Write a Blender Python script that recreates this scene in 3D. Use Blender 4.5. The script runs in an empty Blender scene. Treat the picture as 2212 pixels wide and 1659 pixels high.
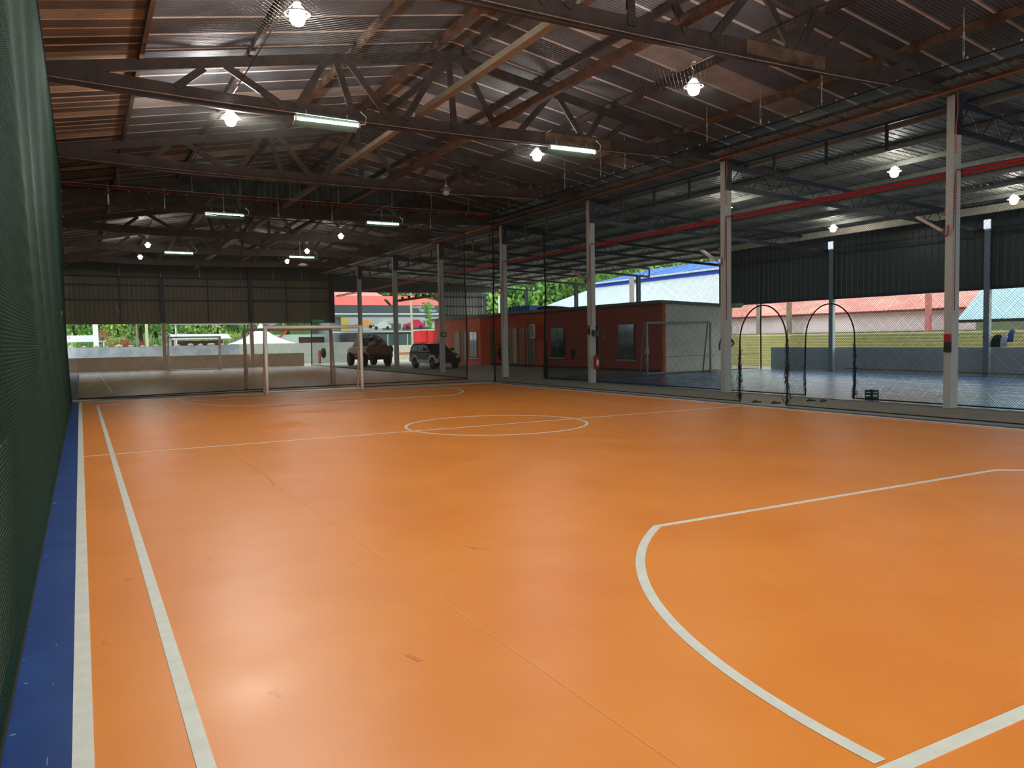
import bpy, math, random
import numpy as np
from mathutils import Vector, Matrix
R = math.radians
random.seed(7)
C = bpy.context.scene
col = C.collection

# ------------------------------------------------------------------ camera
CAM_H = 1.5
F_PX, YAW, PITCH, ROLL = 1691.6, 0.502858, 0.057092, -0.0178015
cam = bpy.data.cameras.new('camera')
cam.sensor_width = 36.0
cam.lens = F_PX / 2212.0 * 36.0
cam.clip_start = 0.05
cam.clip_end = 600
camo = bpy.data.objects.new('camera', cam)
col.objects.link(camo)
fwd = Vector((math.sin(YAW)*math.cos(PITCH), math.cos(YAW)*math.cos(PITCH), -math.sin(PITCH)))
rgt = Vector((math.cos(YAW), -math.sin(YAW), 0))
up = rgt.cross(fwd)
r2 = math.cos(ROLL)*rgt + math.sin(ROLL)*up
u2 = -math.sin(ROLL)*rgt + math.cos(ROLL)*up
camo.matrix_world = Matrix(((r2.x, u2.x, -fwd.x, 0), (r2.y, u2.y, -fwd.y, 0), (r2.z, u2.z, -fwd.z, CAM_H), (0, 0, 0, 1)))
C.camera = camo

# ------------------------------------------------------------------ world, exposure
C.view_settings.view_transform = 'Standard'
C.view_settings.look = 'None'
C.view_settings.exposure = 0.0
C.view_settings.gamma = 1.0
C.view_settings.use_curve_mapping = False
SKY = 3.0
LAMP_W = 200.0
wd = bpy.data.worlds.new('overcast_sky')
C.world = wd
wd.use_nodes = True
bg = wd.node_tree.nodes['Background']
bg.inputs[0].default_value = (0.86, 0.95, 1.0, 1)
bg.inputs[1].default_value = SKY

cy = C.cycles
cy.max_bounces = 6; cy.diffuse_bounces = 4; cy.glossy_bounces = 2; cy.transmission_bounces = 2
cy.caustics_reflective = False; cy.caustics_refractive = False

# ------------------------------------------------------------------ helpers
def lin(c):
    c = c/255.0
    return c/12.92 if c <= 0.04045 else ((c+0.055)/1.055)**2.4
def rgb(r, g, b): return (lin(r), lin(g), lin(b), 1)

def mat(name, c, rough=0.6, metal=0.0, var=0.0, scale=6.0, bump=0.0, bscale=40.0, c2=None, emit=None, es=1.0, spec=0.5, stretch=None, alpha=None, trans=0.0):
    m = bpy.data.materials.new(name)
    m.use_nodes = True
    nt = m.node_tree
    b = nt.nodes['Principled BSDF']
    b.inputs['Base Color'].default_value = rgb(*c)
    b.inputs['Roughness'].default_value = rough
    b.inputs['Metallic'].default_value = metal
    b.inputs['Specular IOR Level'].default_value = spec
    if trans: b.inputs['Transmission Weight'].default_value = trans
    if alpha is not None: b.inputs['Alpha'].default_value = alpha
    if emit:
        b.inputs['Emission Color'].default_value = rgb(*emit)
        b.inputs['Emission Strength'].default_value = es
    if var or c2:
        tc = nt.nodes.new('ShaderNodeTexCoord')
        src = tc.outputs['Object']
        if stretch:
            mp = nt.nodes.new('ShaderNodeMapping')
            mp.inputs['Scale'].default_value = stretch
            nt.links.new(src, mp.inputs[0]); src = mp.outputs[0]
        n = nt.nodes.new('ShaderNodeTexNoise')
        n.inputs['Scale'].default_value = scale
        n.inputs['Detail'].default_value = 5
        n.inputs['Roughness'].default_value = 0.65
        nt.links.new(src, n.inputs['Vector'])
        cr = nt.nodes.new('ShaderNodeValToRGB')
        a = rgb(*c)
        if c2:
            bb = rgb(*c2)
            cr.color_ramp.elements[0].position = 0.4
            cr.color_ramp.elements[1].position = 0.62
        else:
            bb = tuple(min(1, x*(1+var)) for x in a[:3])+(1,)
            a = tuple(x*(1-var) for x in a[:3])+(1,)
            cr.color_ramp.elements[0].position = 0.3
            cr.color_ramp.elements[1].position = 0.7
        cr.color_ramp.elements[0].color = a
        cr.color_ramp.elements[1].color = bb
        nt.links.new(n.outputs['Fac'], cr.inputs[0])
        nt.links.new(cr.outputs[0], b.inputs['Base Color'])
        if bump:
            n2 = nt.nodes.new('ShaderNodeTexNoise')
            n2.inputs['Scale'].default_value = bscale
            n2.inputs['Detail'].default_value = 4
            nt.links.new(src, n2.inputs['Vector'])
            bp = nt.nodes.new('ShaderNodeBump')
            bp.inputs['Strength'].default_value = bump
            bp.inputs['Distance'].default_value = 0.01
            nt.links.new(n2.outputs['Fac'], bp.inputs['Height'])
            nt.links.new(bp.outputs[0], b.inputs['Normal'])
    return m

M = {}
def wloc(o):
    v = Vector((0, 0, 0))
    while o is not None:
        v += o.location
        o = o.parent
    return v

class MB:
    def __init__(s): s.v = []; s.f = []
    def add(s, vs, fs):
        n = len(s.v)
        s.v += [tuple(p) for p in vs]
        s.f += [tuple(i+n for i in f) for f in fs]
        return s
    def box(s, x0, x1, y0, y1, z0, z1):
        return s.add([(x0,y0,z0),(x1,y0,z0),(x1,y1,z0),(x0,y1,z0),(x0,y0,z1),(x1,y0,z1),(x1,y1,z1),(x0,y1,z1)],
                     [(0,3,2,1),(4,5,6,7),(0,1,5,4),(1,2,6,5),(2,3,7,6),(3,0,4,7)])
    def beam(s, p0, p1, w, h, upv=(0,0,1)):
        p0 = Vector(p0); p1 = Vector(p1); d = (p1-p0).normalized(); u = Vector(upv)
        sd = d.cross(u)
        if sd.length < 1e-4: sd = Vector((1,0,0))
        sd.normalize(); u = sd.cross(d).normalized()
        vs = []
        for p in (p0, p1):
            for a, b in ((-1,-1),(1,-1),(1,1),(-1,1)): vs.append(p+sd*(a*w/2)+u*(b*h/2))
        return s.add(vs, [(0,1,2,3),(7,6,5,4),(0,4,5,1),(1,5,6,2),(2,6,7,3),(3,7,4,0)])
    def tube(s, pts, r, n=6, caps=True):
        pts = [Vector(p) for p in pts]; vs = []; fs = []
        rr = r if isinstance(r, (list, tuple)) else [r]*len(pts)
        ref = None
        for i, p in enumerate(pts):
            d = (pts[min(i+1, len(pts)-1)]-pts[max(i-1, 0)]).normalized()
            if ref is None:
                ref = Vector((0,0,1)) if abs(d.z) < 0.9 else Vector((1,0,0))
            a = d.cross(ref).normalized(); b = d.cross(a).normalized(); ref = a.cross(d)
            for k in range(n):
                t = 2*math.pi*k/n
                vs.append(p+a*math.cos(t)*rr[i]+b*math.sin(t)*rr[i])
        for i in range(len(pts)-1):
            for k in range(n):
                k2 = (k+1) % n
                fs.append((i*n+k, i*n+k2, (i+1)*n+k2, (i+1)*n+k))
        if caps:
            fs.append(tuple(range(n))[::-1]); fs.append(tuple((len(pts)-1)*n+k for k in range(n)))
        return s.add(vs, fs)
    def lathe(s, prof, c=(0,0,0), n=20, axis='z'):
        vs = []; fs = []
        for r, z in prof:
            for k in range(n):
                t = 2*math.pi*k/n
                p = (r*math.cos(t), r*math.sin(t), z)
                if axis == 'y': p = (p[0], p[2], p[1])
                if axis == 'x': p = (p[2], p[0], p[1])
                vs.append((p[0]+c[0], p[1]+c[1], p[2]+c[2]))
        for i in range(len(prof)-1):
            for k in range(n):
                k2 = (k+1) % n
                fs.append((i*n+k, i*n+k2, (i+1)*n+k2, (i+1)*n+k))
        fs.append(tuple(range(n))[::-1]); fs.append(tuple((len(prof)-1)*n+k for k in range(n)))
        return s.add(vs, fs)
    def prism(s, poly, axis, a, b):
        def P(u, v, t): return {'x': (t,u,v), 'y': (u,t,v), 'z': (u,v,t)}[axis]
        n = len(poly)
        vs = [P(u,v,a) for u,v in poly]+[P(u,v,b) for u,v in poly]
        fs = [tuple(range(n)), tuple(range(2*n-1, n-1, -1))]+[(i, i+n, (i+1) % n+n, (i+1) % n) for i in range(n)]
        return s.add(vs, fs)
    def rod(s, p0, p1, r, n=6): return s.tube([p0, p1], r, n)
    def build(s, name, m, parent=None, smooth=False, loc=None):
        if parent is not None: o0 = wloc(parent)
        elif loc is not None: o0 = Vector(loc)
        else:
            xs = [p[0] for p in s.v]; ys = [p[1] for p in s.v]; zs = [p[2] for p in s.v]
            o0 = Vector(((min(xs)+max(xs))/2, (min(ys)+max(ys))/2, min(zs)))
        me = bpy.data.meshes.new(name)
        me.from_pydata([(p[0]-o0.x, p[1]-o0.y, p[2]-o0.z) for p in s.v], [], s.f)
        if m is not None:
            for q in (m if isinstance(m, list) else [m]): me.materials.append(q)
        if smooth: me.polygons.foreach_set('use_smooth', [True]*len(me.polygons))
        me.update()
        o = bpy.data.objects.new(name, me)
        col.objects.link(o)
        if parent is not None: o.parent = parent
        else: o.location = o0
        return o

def tag(o, label, cat, group=None, kind=None):
    if label: o['label'] = label
    if cat: o['category'] = cat
    if group: o['group'] = group
    if kind: o['kind'] = kind
    return o
def thing(name, label, cat, loc=(0,0,0), group=None):
    o = bpy.data.objects.new(name, None)
    o.empty_display_size = 0.1
    col.objects.link(o); o.location = loc
    return tag(o, label, cat, group)
def struct(o, label=None):
    o['kind'] = 'structure'
    if label: o['label'] = label
    return o
def copy_tree(o, loc=None, rz=None, label=None, group=None, parent=None):
    c = o.copy(); col.objects.link(c)
    c.parent = parent
    if loc is not None: c.location = loc
    if rz is not None: c.rotation_euler = (0, 0, rz)
    if label: c['label'] = label
    if group: c['group'] = group
    for ch in list(o.children): copy_tree(ch, parent=c)
    return c
ORD = ['first','second','third','fourth','fifth','sixth','seventh','eighth','ninth','tenth','eleventh','twelfth','thirteenth','fourteenth','fifteenth','sixteenth','seventeenth','eighteenth','nineteenth','twentieth']

# ------------------------------------------------------------------ materials
M['wood'] = mat('dark_timber', (72,57,50), 0.75, var=0.28, scale=2.2, bump=0.3, c2=(52,41,38))
M['woodpale'] = mat('pale_timber', (140,126,108), 0.7, var=0.2, scale=3)
M['woodrust'] = mat('reddish_timber', (106,70,48), 0.7, c2=(72,48,36), scale=3)
M['woodroof'] = mat('patched_timber', (120,96,72), 0.75, c2=(78,54,40), scale=3)
M['white'] = mat('painted_white_steel', (200,202,194), 0.45, var=0.06, scale=3)
M['goalwhite'] = mat('goal_enamel', (246,240,228), 0.4)
M['goalgrey'] = mat('goal_worn_enamel', (214,188,164), 0.5)
M['navy'] = mat('navy_steel', (14,20,48), 0.45)
M['navy2'] = mat('blue_grey_steel', (124,140,148), 0.5)
M['blacksteel'] = mat('black_steel', (22,24,30), 0.5)
M['red'] = mat('red_pipe_paint', (190,22,18), 0.4)
M['redwire'] = mat('red_wire', (150,26,20), 0.5)
M['orangepipe'] = mat('orange_conduit', (214,98,44), 0.5)
M['net'] = mat('green_black_twine', (16,30,26), 0.6)
M['netgreen'] = mat('green_twine', (25,54,42), 0.6, spec=0.2)
M['netgreen2'] = mat('tan_green_twine', (96,84,66), 0.6)
M['rope'] = mat('black_rope', (14,16,16), 0.8)
M['ropepale'] = mat('pale_rope', (170,165,155), 0.7)
M['galv'] = mat('galvanised_wire', (200,205,205), 0.35, 0.6)
M['bulb'] = mat('lamp_glow', (255,255,255), 0.3, emit=(250,250,255), es=14)
M['tube'] = mat('tube_glow', (255,255,255), 0.3, emit=(238,255,240), es=26)
M['lampcap'] = mat('lamp_socket', (190,190,200), 0.4, 0.5)
M['fixture'] = mat('fixture_green_grey', (64,78,70), 0.5)
M['concrete'] = mat('concrete', (182,176,158), 0.8, var=0.14, scale=1.3, bump=0.15)
M['asphalt'] = mat('yard_paving', (200,198,178), 0.9, var=0.15, scale=0.5)
M['black'] = mat('black_plastic', (18,18,18), 0.5)
M['rubber'] = mat('tyre_rubber', (24,24,24), 0.85)
M['glass'] = mat('dark_window_glass', (30,52,54), 0.08, spec=0.9)
M['orangewall'] = mat('orange_render', (238,112,76), 0.8, var=0.07, scale=3, bump=0.25)
M['redwall'] = mat('red_orange_render', (208,88,62), 0.8, var=0.08, scale=3, bump=0.25)
M['whitewall'] = mat('white_render', (244,244,228), 0.85, var=0.06, scale=2, bump=0.2)
M['greyroof'] = mat('grey_fascia', (140,142,140), 0.7, var=0.1)
M['doorgreen'] = mat('olive_door', (110,100,72), 0.6)
M['doorpale'] = mat('cream_door', (190,182,150), 0.6)
M['doorbrown'] = mat('brown_door', (140,105,66), 0.6)
M['maroon'] = mat('maroon_paint', (66,18,22), 0.7)
M['green'] = mat('sign_green', (30,150,100), 0.5, emit=(40,170,120), es=0.25)
M['signwhite'] = mat('sign_white', (235,240,238), 0.5)

# orange sports mat: patchy polyurethane
def court_mat(name, c, c2, rough):
    m = bpy.data.materials.new(name); m.use_nodes = True
    nt = m.node_tree; b = nt.nodes['Principled BSDF']
    tc = nt.nodes.new('ShaderNodeTexCoord')
    n = nt.nodes.new('ShaderNodeTexNoise'); n.inputs['Scale'].default_value = 0.8; n.inputs['Detail'].default_value = 6
    n.inputs['Roughness'].default_value = 0.6
    nt.links.new(tc.outputs['Object'], n.inputs['Vector'])
    cr = nt.nodes.new('ShaderNodeValToRGB')
    cr.color_ramp.elements[0].position = 0.3; cr.color_ramp.elements[1].position = 0.7
    cr.color_ramp.elements[0].color = rgb(*c); cr.color_ramp.elements[1].color = rgb(*c2)
    nt.links.new(n.outputs['Fac'], cr.inputs[0])
    # small scuffs
    mp = nt.nodes.new('ShaderNodeMapping'); mp.inputs['Scale'].default_value = (3.0, 1.0, 1.0)
    mp.inputs['Rotation'].default_value = (0, 0, 0.5)
    nt.links.new(tc.outputs['Object'], mp.inputs[0])
    n3 = nt.nodes.new('ShaderNodeTexNoise'); n3.inputs['Scale'].default_value = 3.2; n3.inputs['Detail'].default_value = 3
    nt.links.new(mp.outputs[0], n3.inputs['Vector'])
    c3 = nt.nodes.new('ShaderNodeValToRGB')
    c3.color_ramp.elements[0].position = 0.70; c3.color_ramp.elements[1].position = 0.78
    c3.color_ramp.elements[0].color = (0, 0, 0, 1); c3.color_ramp.elements[1].color = (0.22, 0.22, 0.22, 1)
    nt.links.new(n3.outputs['Fac'], c3.inputs[0])
    mx = nt.nodes.new('ShaderNodeMixRGB'); mx.blend_type = 'MIX'
    mx.inputs[2].default_value = rgb(int(c[0]*0.5), int(c[1]*0.5), int(c[2]*0.5))
    nt.links.new(c3.outputs[0], mx.inputs[0]); nt.links.new(cr.outputs[0], mx.inputs[1])
    nt.links.new(mx.outputs[0], b.inputs['Base Color'])
    n2 = nt.nodes.new('ShaderNodeTexNoise'); n2.inputs['Scale'].default_value = 1.5; n2.inputs['Detail'].default_value = 4
    nt.links.new(tc.outputs['Object'], n2.inputs['Vector'])
    mr = nt.nodes.new('ShaderNodeMapRange')
    mr.inputs['To Min'].default_value = rough-0.08; mr.inputs['To Max'].default_value = rough+0.1
    nt.links.new(n2.outputs['Fac'], mr.inputs['Value'])
    nt.links.new(mr.outputs[0], b.inputs['Roughness'])
    b.inputs['Specular IOR Level'].default_value = 0.5
    return m
M['court'] = court_mat('orange_sports_floor', (236,138,48), (246,152,60), 0.38)
M['court2'] = court_mat('worn_brown_sports_floor', (176,120,86), (200,148,112), 0.4)
M['courtblue'] = court_mat('blue_sports_floor', (66,120,172), (92,144,190), 0.25)
M['line'] = mat('white_line_paint', (226,228,216), 0.5, var=0.08, scale=8)
M['linethin'] = mat('thin_line_paint', (236,205,170), 0.5)
M['bluestrip'] = mat('blue_strip_paint', (14,58,124), 0.45, c2=(22,72,140), scale=2)
M['seam'] = mat('floor_seam', (242,160,92), 0.6)

# corrugated roofing: per-sheet tone, overlap band, a few pale sheets
def sheet_mat(name, base, dark, pale, band, rough=0.5, axis='Y', sheet=0.762, palerow=8, off=0.0):
    m = bpy.data.materials.new(name); m.use_nodes = True
    nt = m.node_tree; b = nt.nodes['Principled BSDF']; N = nt.nodes.new; Lk = nt.links.new
    tc = N('ShaderNodeTexCoord'); sp = N('ShaderNodeSeparateXYZ'); Lk(tc.outputs['Object'], sp.inputs[0])
    def math_(op, a, bv=None, av=None):
        x = N('ShaderNodeMath'); x.operation = op
        if a is not None: Lk(a, x.inputs[0])
        if av is not None: x.inputs[0].default_value = av
        if bv is not None: x.inputs[1].default_value = bv
        return x.outputs[0]
    t = math_('DIVIDE', math_('ADD', sp.outputs[axis], off), sheet)
    fl = math_('FLOOR', t); fr = math_('FRACT', t)
    wn = N('ShaderNodeTexWhiteNoise'); wn.noise_dimensions = '1D'; Lk(fl, wn.inputs['W'])
    cr = N('ShaderNodeValToRGB'); cr.color_ramp.elements[0].color = rgb(*dark); cr.color_ramp.elements[1].color = rgb(*base)
    Lk(wn.outputs['Value'], cr.inputs[0])
    edge = math_('LESS_THAN', fr, 0.10)
    m1 = N('ShaderNodeMixRGB'); m1.inputs[2].default_value = rgb(*band)
    Lk(edge, m1.inputs[0]); Lk(cr.outputs[0], m1.inputs[1])
    pr = math_('COMPARE', math_('FLOORED_MODULO', fl, palerow), 0.0)
    pr.node.inputs[2].default_value = 0.5
    m2 = N('ShaderNodeMixRGB'); m2.inputs[2].default_value = rgb(*pale)
    Lk(pr, m2.inputs[0]); Lk(m1.outputs[0], m2.inputs[1])
    ns = N('ShaderNodeTexNoise'); ns.inputs['Scale'].default_value = 1.1; ns.inputs['Detail'].default_value = 5
    Lk(tc.outputs['Object'], ns.inputs['Vector'])
    c4 = N('ShaderNodeValToRGB'); c4.color_ramp.elements[0].position = 0.32; c4.color_ramp.elements[1].position = 0.7
    c4.color_ramp.elements[0].color = (0.6, 0.56, 0.52, 1); c4.color_ramp.elements[1].color = (1.15, 1.1, 1.1, 1)
    Lk(ns.outputs['Fac'], c4.inputs[0])
    m3 = N('ShaderNodeMixRGB'); m3.blend_type = 'MULTIPLY'; m3.inputs[0].default_value = 1
    Lk(m2.outputs[0], m3.inputs[1]); Lk(c4.outputs[0], m3.inputs[2])
    Lk(m3.outputs[0], b.inputs['Base Color'])
    b.inputs['Roughness'].default_value = rough
    b.inputs['Metallic'].default_value = 0.12
    return m
M['roofsheet'] = sheet_mat('weathered_zinc_sheet', (104,108,116), (78,80,86), (168,162,160), (216,208,206), 0.46)  # pale band paints the light caught along the sheet overlap edges
M['roofannex'] = sheet_mat('pale_zinc_sheet', (152,156,146), (134,140,130), (196,198,184), (84,88,82), 0.5, palerow=60)
M['cladgreen'] = mat('dark_green_sheet', (42,64,60), 0.45, var=0.12, scale=1.2)
M['cladgrey'] = mat('grey_olive_sheet', (122,118,94), 0.5, var=0.1, scale=0.8)
M['cladlight'] = mat('grey_zinc_sheet', (136,140,132), 0.5, var=0.1, scale=1)

# corrugated panel: u along waves direction (across ridges), v along ridges
def corr(mb, O, U, V, w, h, pitch, amp, nrm, per=6, vseg=1, trap=False):
    O, U, V, nrm = Vector(O), Vector(U), Vector(V), Vector(nrm)
    us = []
    k = 0
    if trap:
        u = 0.0
        while u < w:
            for f, a in ((0, 0), (0.70, 0), (0.78, 1), (0.92, 1)):
                uu = u+f*pitch
                if uu <= w: us.append((uu, a*amp))
            u += pitch
        us.append((w, 0))
    else:
        n = int(w/pitch*per)
        us = [(w*i/n, amp*math.sin(2*math.pi*(w*i/n)/pitch)) for i in range(n+1)]
    vs = []; fs = []
    for j in range(vseg+1):
        for u, a in us: vs.append(O+U*u+V*(h*j/vseg)+nrm*a)
    n = len(us)
    for j in range(vseg):
        for i in range(n-1): fs.append((j*n+i, j*n+i+1, (j+1)*n+i+1, (j+1)*n+i))
    return mb.add(vs, fs)

YC = [3.15, 9.3, 15.4, 21.6, 27.7, 33.9, 40.0, 46.1]      # portal frame positions
XC = 14.82                                                # column row
# ------------------------------------------------------------------ floor
struct(MB().box(-12, 60, -14, 57, -0.25, -0.012).build('floor', M['concrete']))
struct(MB().box(-80, 140, 57, 220, -0.30, -0.03).add([], []).build('floor_yard', M['asphalt']))
struct(MB().box(60, 140, -14, 57, -0.30, -0.03).build('floor_side_yard', M['asphalt']))

ct = thing('futsal_court', 'orange futsal court mat with thick white lines and blue edge strips', 'court', (6.2, 12, -0.012))
MB().box(-0.02, 12.40, -0.6, 24.20, -0.012, 0.0).build('playing_surface', M['court'], ct)
MB().box(-0.36, -0.09, -0.6, 24.35, -0.012, 0.001).build('blue_edge', M['bluestrip'], ct)
MB().box(12.47, 12.70, -0.6, 24.35, -0.012, 0.001).build('blue_edge', M['bluestrip'], ct)
b = MB(); b.box(-0.09, -0.018, -0.6, 24.2, -0.010, 0.003); b.box(12.40, 12.47, -0.6, 24.28, -0.010, 0.003); b.box(-0.09, 12.47, 24.20, 24.28, -0.010, 0.003)
b.build('white_edge', M['line'], ct)
LZ = 0.0025
def strip(mb, pts, w, z0=-0.002, z1=LZ):
    L = []; n = len(pts)
    for i, p in enumerate(pts):
        a = Vector(pts[max(i-1, 0)]); c = Vector(pts[min(i+1, n-1)])
        d = (c-a).normalized(); nn = Vector((-d.y, d.x))
        L.append((p[0]+nn.x*w/2, p[1]+nn.y*w/2)); L.append((p[0]-nn.x*w/2, p[1]-nn.y*w/2))
    vs = [(x, y, z1) for x, y in L]+[(x, y, z0) for x, y in L]
    m = len(L); fs = []
    for i in range(0, m-2, 2):
        fs += [(i, i+1, i+3, i+2), (i, i+2, i+2+m, i+m), (i+1, i+1+m, i+3+m, i+3)]
    mb.add(vs, fs)
b = MB()
strip(b, [(0.33, 1.60), (0.33, 22.50)], 0.062)                       # left touch line
strip(b, [(-0.02, 12.19), (12.23, 12.19)], 0.035)                    # halfway line
cc = (6.42, 12.27)
strip(b, [(cc[0]+1.60*math.cos(t*math.pi/48), cc[1]+1.60*math.sin(t*math.pi/48)) for t in range(97)], 0.05)
pc = (6.27, 1.72); r0 = 3.88
arc = [(pc[0]-r0*math.cos(a), pc[1]+r0*math.sin(a)) for a in [i*0.93/28 for i in range(29)]]
strip(b, arc, 0.062, z1=0.0027)
strip(b, [(arc[-1][0]-0.015, arc[-1][1]), (2*pc[0]-arc[-1][0], arc[-1][1])], 0.05)
strip(b, [(2*pc[0]-x, y) for x, y in arc], 0.062, z1=0.0027)
strip(b, [(0.33, 1.67), (12.23, 1.67)], 0.062, z1=0.0023)
pf = (6.27, 22.55)
a2 = [(pf[0]-3.93*math.cos(a), pf[1]-3.0/3.0*3.93*math.sin(a)) for a in [i*0.85/24 for i in range(25)]]
strip(b, [(2.33, 24.1)]+a2, 0.055, z1=0.0027)
strip(b, [(a2[-1][0], a2[-1][1]), (2*pf[0]-a2[-1][0], a2[-1][1])], 0.035)
strip(b, [(10.2, 24.1)]+[(2*pf[0]-x, y) for x, y in a2], 0.055, z1=0.0027)
b.build('white_line', M['line'], ct)
b = MB(); strip(b, [(12.22, 1.6), (12.22, 22.6)], 0.03, z1=0.0018); strip(b, [(0.33, 22.52), (12.22, 22.52)], 0.03, z1=0.0018)
b.build('thin_line', M['linethin'], ct)
b = MB()
for x in (1.77, 3.6, 5.41, 7.2, 9.0, 10.8):
    strip(b, [(x, 1.72), (x, 8.0), (x+0.005, 16.4)], 0.007, z1=0.0012)
b.build('seam', M['seam'], ct)
b = MB()
M['stain'] = mat('glue_stain', (214,126,66), 0.7, c2=(232,142,70), scale=9)
strip(b, [(1.74, 8.4), (1.80, 9.1), (1.77, 10.5), (1.80, 12.2), (1.78, 15.3)], 0.014, z1=0.0016)
strip(b, [(1.79, 18.2), (1.80, 21.0)], 0.012, z1=0.0016)
b.build('scuff_mark', M['stain'], ct)
b = MB(); strip(b, [(2.40, 5.12), (2.44, 5.0), (2.50, 4.93)], 0.03, z1=0.0016); b.build('scuff_mark', M['stain'], ct)
b = MB(); strip(b, [(1.31, 3.47), (1.335, 3.37)], 0.025, z1=0.0016); b.build('scuff_mark', M['stain'], ct)
# paint chips on the blue strip by the left net
b = MB()
M['chip'] = mat('bare_patch', (120,140,190), 0.8)
for i in range(26):
    y = 3.2+i*0.42+random.uniform(-.1, .1); x = -0.31+random.uniform(-0.02, 0.03)
    s = random.choice([0.006, 0.008, 0.01, 0.02]); b.box(x, x+s*2.0, y, y+s, -0.002, 0.0016)
for i in range(16):
    y = 3.3+i*0.6+random.uniform(-.2, .2); b.box(-0.17, -0.167, y, y+random.uniform(.03, .12), -0.002, 0.0014)
b.build('paint_chip', M['chip'], ct)

c2 = thing('futsal_court', 'faded brownish second court seen through the nets behind the far goal', 'court', (6.6, 38, -0.012))
MB().box(-0.1, 13.2, 25.9, 51.3, -0.012, 0.0).build('playing_surface', M['court2'], c2)
b = MB(); strip(b, [(0.86, 28.3), (0.86, 50)], 0.08); strip(b, [(2.3, 29.2), (3.0, 27.5)], 0.06)
strip(b, [(-0.1, 25.95), (13.2, 25.95)], 0.08); strip(b, [(-0.1, 50.9), (13.2, 50.9)], 0.14); strip(b, [(-0.1, 38.5), (13.2, 38.5)], 0.05)
b.build('white_line', M['linethin'], c2)
MB().box(-0.6, -0.12, 24.9, 51.3, -0.012, 0.002).build('blue_edge', mat('faded_blue_edge', (90,110,130), 0.6), c2)

c3 = thing('futsal_court', 'blue court floor under the side roof with net around it', 'court', (20.5, 12, -0.012))
MB().box(15.10, 26.15, -6, 24.9, -0.012, 0.0).build('playing_surface', M['courtblue'], c3)
b = MB(); strip(b, [(15.10, -6), (15.10, 24.9)], 0.05); strip(b, [(16.5, 22.7), (25.2, 22.7)], 0.05); strip(b, [(25.2, -4), (25.2, 22.7)], 0.05)
strip(b, [(20.6+3*math.cos(t*math.pi/24), 11+3*math.sin(t*math.pi/24)) for t in range(49)], 0.05); strip(b, [(16.5, 11), (25.2, 11)], 0.05)
b.build('white_line', mat('pale_blue_line', (190,205,215), 0.5), c3)

# ------------------------------------------------------------------ main roof
RZ = lambda x: (7.76-0.187*(7.1-x)) if x < 7.1 else (7.76-0.168*(x-7.1))
def roof_sheet(name, x0, x1, y0, y1, m, dz=0.0):
    mb = MB(); z0, z1 = RZ(x0)+dz, RZ(x1)+dz
    V = Vector((x1-x0, 0, z1-z0)); L = V.length; V.normalize()
    corr(mb, (x0, y0, z0), (0,1,0), V, y1-y0, L, 0.0762, 0.015, (0,0,1), per=6, vseg=1)
    return struct(mb.build(name, m, smooth=True, loc=(0,0,0)))
roof_sheet('ceiling_left_slope', -1.6, 7.1, -8, 52.2, M['roofsheet'])
roof_sheet('ceiling_right_slope', 7.1, 15.35, -8, 52.2, M['roofsheet'])
M['eavesheet'] = sheet_mat('brown_eave_sheet', (120,96,80), (42,33,28), (150,124,102), (190,160,132), 0.6, sheet=0.38, palerow=5)
roof_sheet('ceiling_left_eave', -1.5, 1.10, -8, 52.1, M['eavesheet'], -0.035)
# ridge cap
mb = MB(); mb.add([(6.7,-8,RZ(6.7)+.03),(7.1,-8,RZ(7.1)+.04),(7.5,-8,RZ(7.5)+.03),(6.7,52.2,RZ(6.7)+.03),(7.1,52.2,RZ(7.1)+.04),(7.5,52.2,RZ(7.5)+.03)],[(0,1,4,3),(1,2,5,4)])
struct(mb.build('ceiling_ridge_cap', M['roofsheet'], loc=(0,0,0)))

# purlins (timber members along the hall, on top of the frames)
PUR = [(-0.45,'wood','weathered timber purlin nearest the green net wall'),(1.15,'woodroof','patchy orange brown purlin, second from the green net wall'),
       (3.0,'wood','dark brown purlin above the two left bulbs'),(5.0,'woodroof','worn blotchy purlin midway up the left slope'),
       (6.72,'woodrust','reddish ridge purlin on the left side of the roof peak'),(7.42,'wood','dark ridge purlin on the right side of the roof peak'),
       (9.35,'wood','dark timber purlin, first one down the right slope from the peak'),(11.3,'wood','black brown purlin, second one down the right slope from the peak'),
       (13.4,'woodroof','grey brown purlin near the eave above the hanging cords')]
for i, (x, m, lb) in enumerate(PUR):
    zt = RZ(x)-0.012
    w = 0.13 if x in (6.72,) else 0.07
    mb = MB().box(x-w/2, x+w/2, -7.5, 51.8, zt-0.15, zt-0.004)
    tag(mb.build('purlin', M[m]), lb, 'purlin', 'timber purlins under the hall roof')
# long braces lying on the bottom chords
tag(MB().box(6.27, 6.42, -7, 51.5, 6.125, 6.235).build('brace_beam', M['woodpale']), 'pale long timber lying along the truss bottoms below the ridge', 'beam')
tag(MB().box(8.04, 8.16, -7, 51.5, 6.125, 6.28).build('brace_beam', M['woodrust']), 'rusty brown long timber lying along the truss bottoms right of the pale one', 'beam')
# eave beams
eb = thing('eave_beam', 'brown timber eave beam with orange conduit along the white columns', 'beam', (14.6, 20, 6.0))
MB().box(14.55, 14.66, -7, 51.6, 6.02, 6.30).build('timber', M['woodroof'], eb)
MB().rod((14.50, -7, 6.0), (14.50, 51.5, 6.0), 0.018).build('orange_conduit', M['orangepipe'], eb)
tag(MB().box(-0.72, -0.58, -7, 51.6, 5.95, 6.25).build('eave_beam', M['wood']), 'dark timber eave beam behind the green net wall', 'beam')

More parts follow.
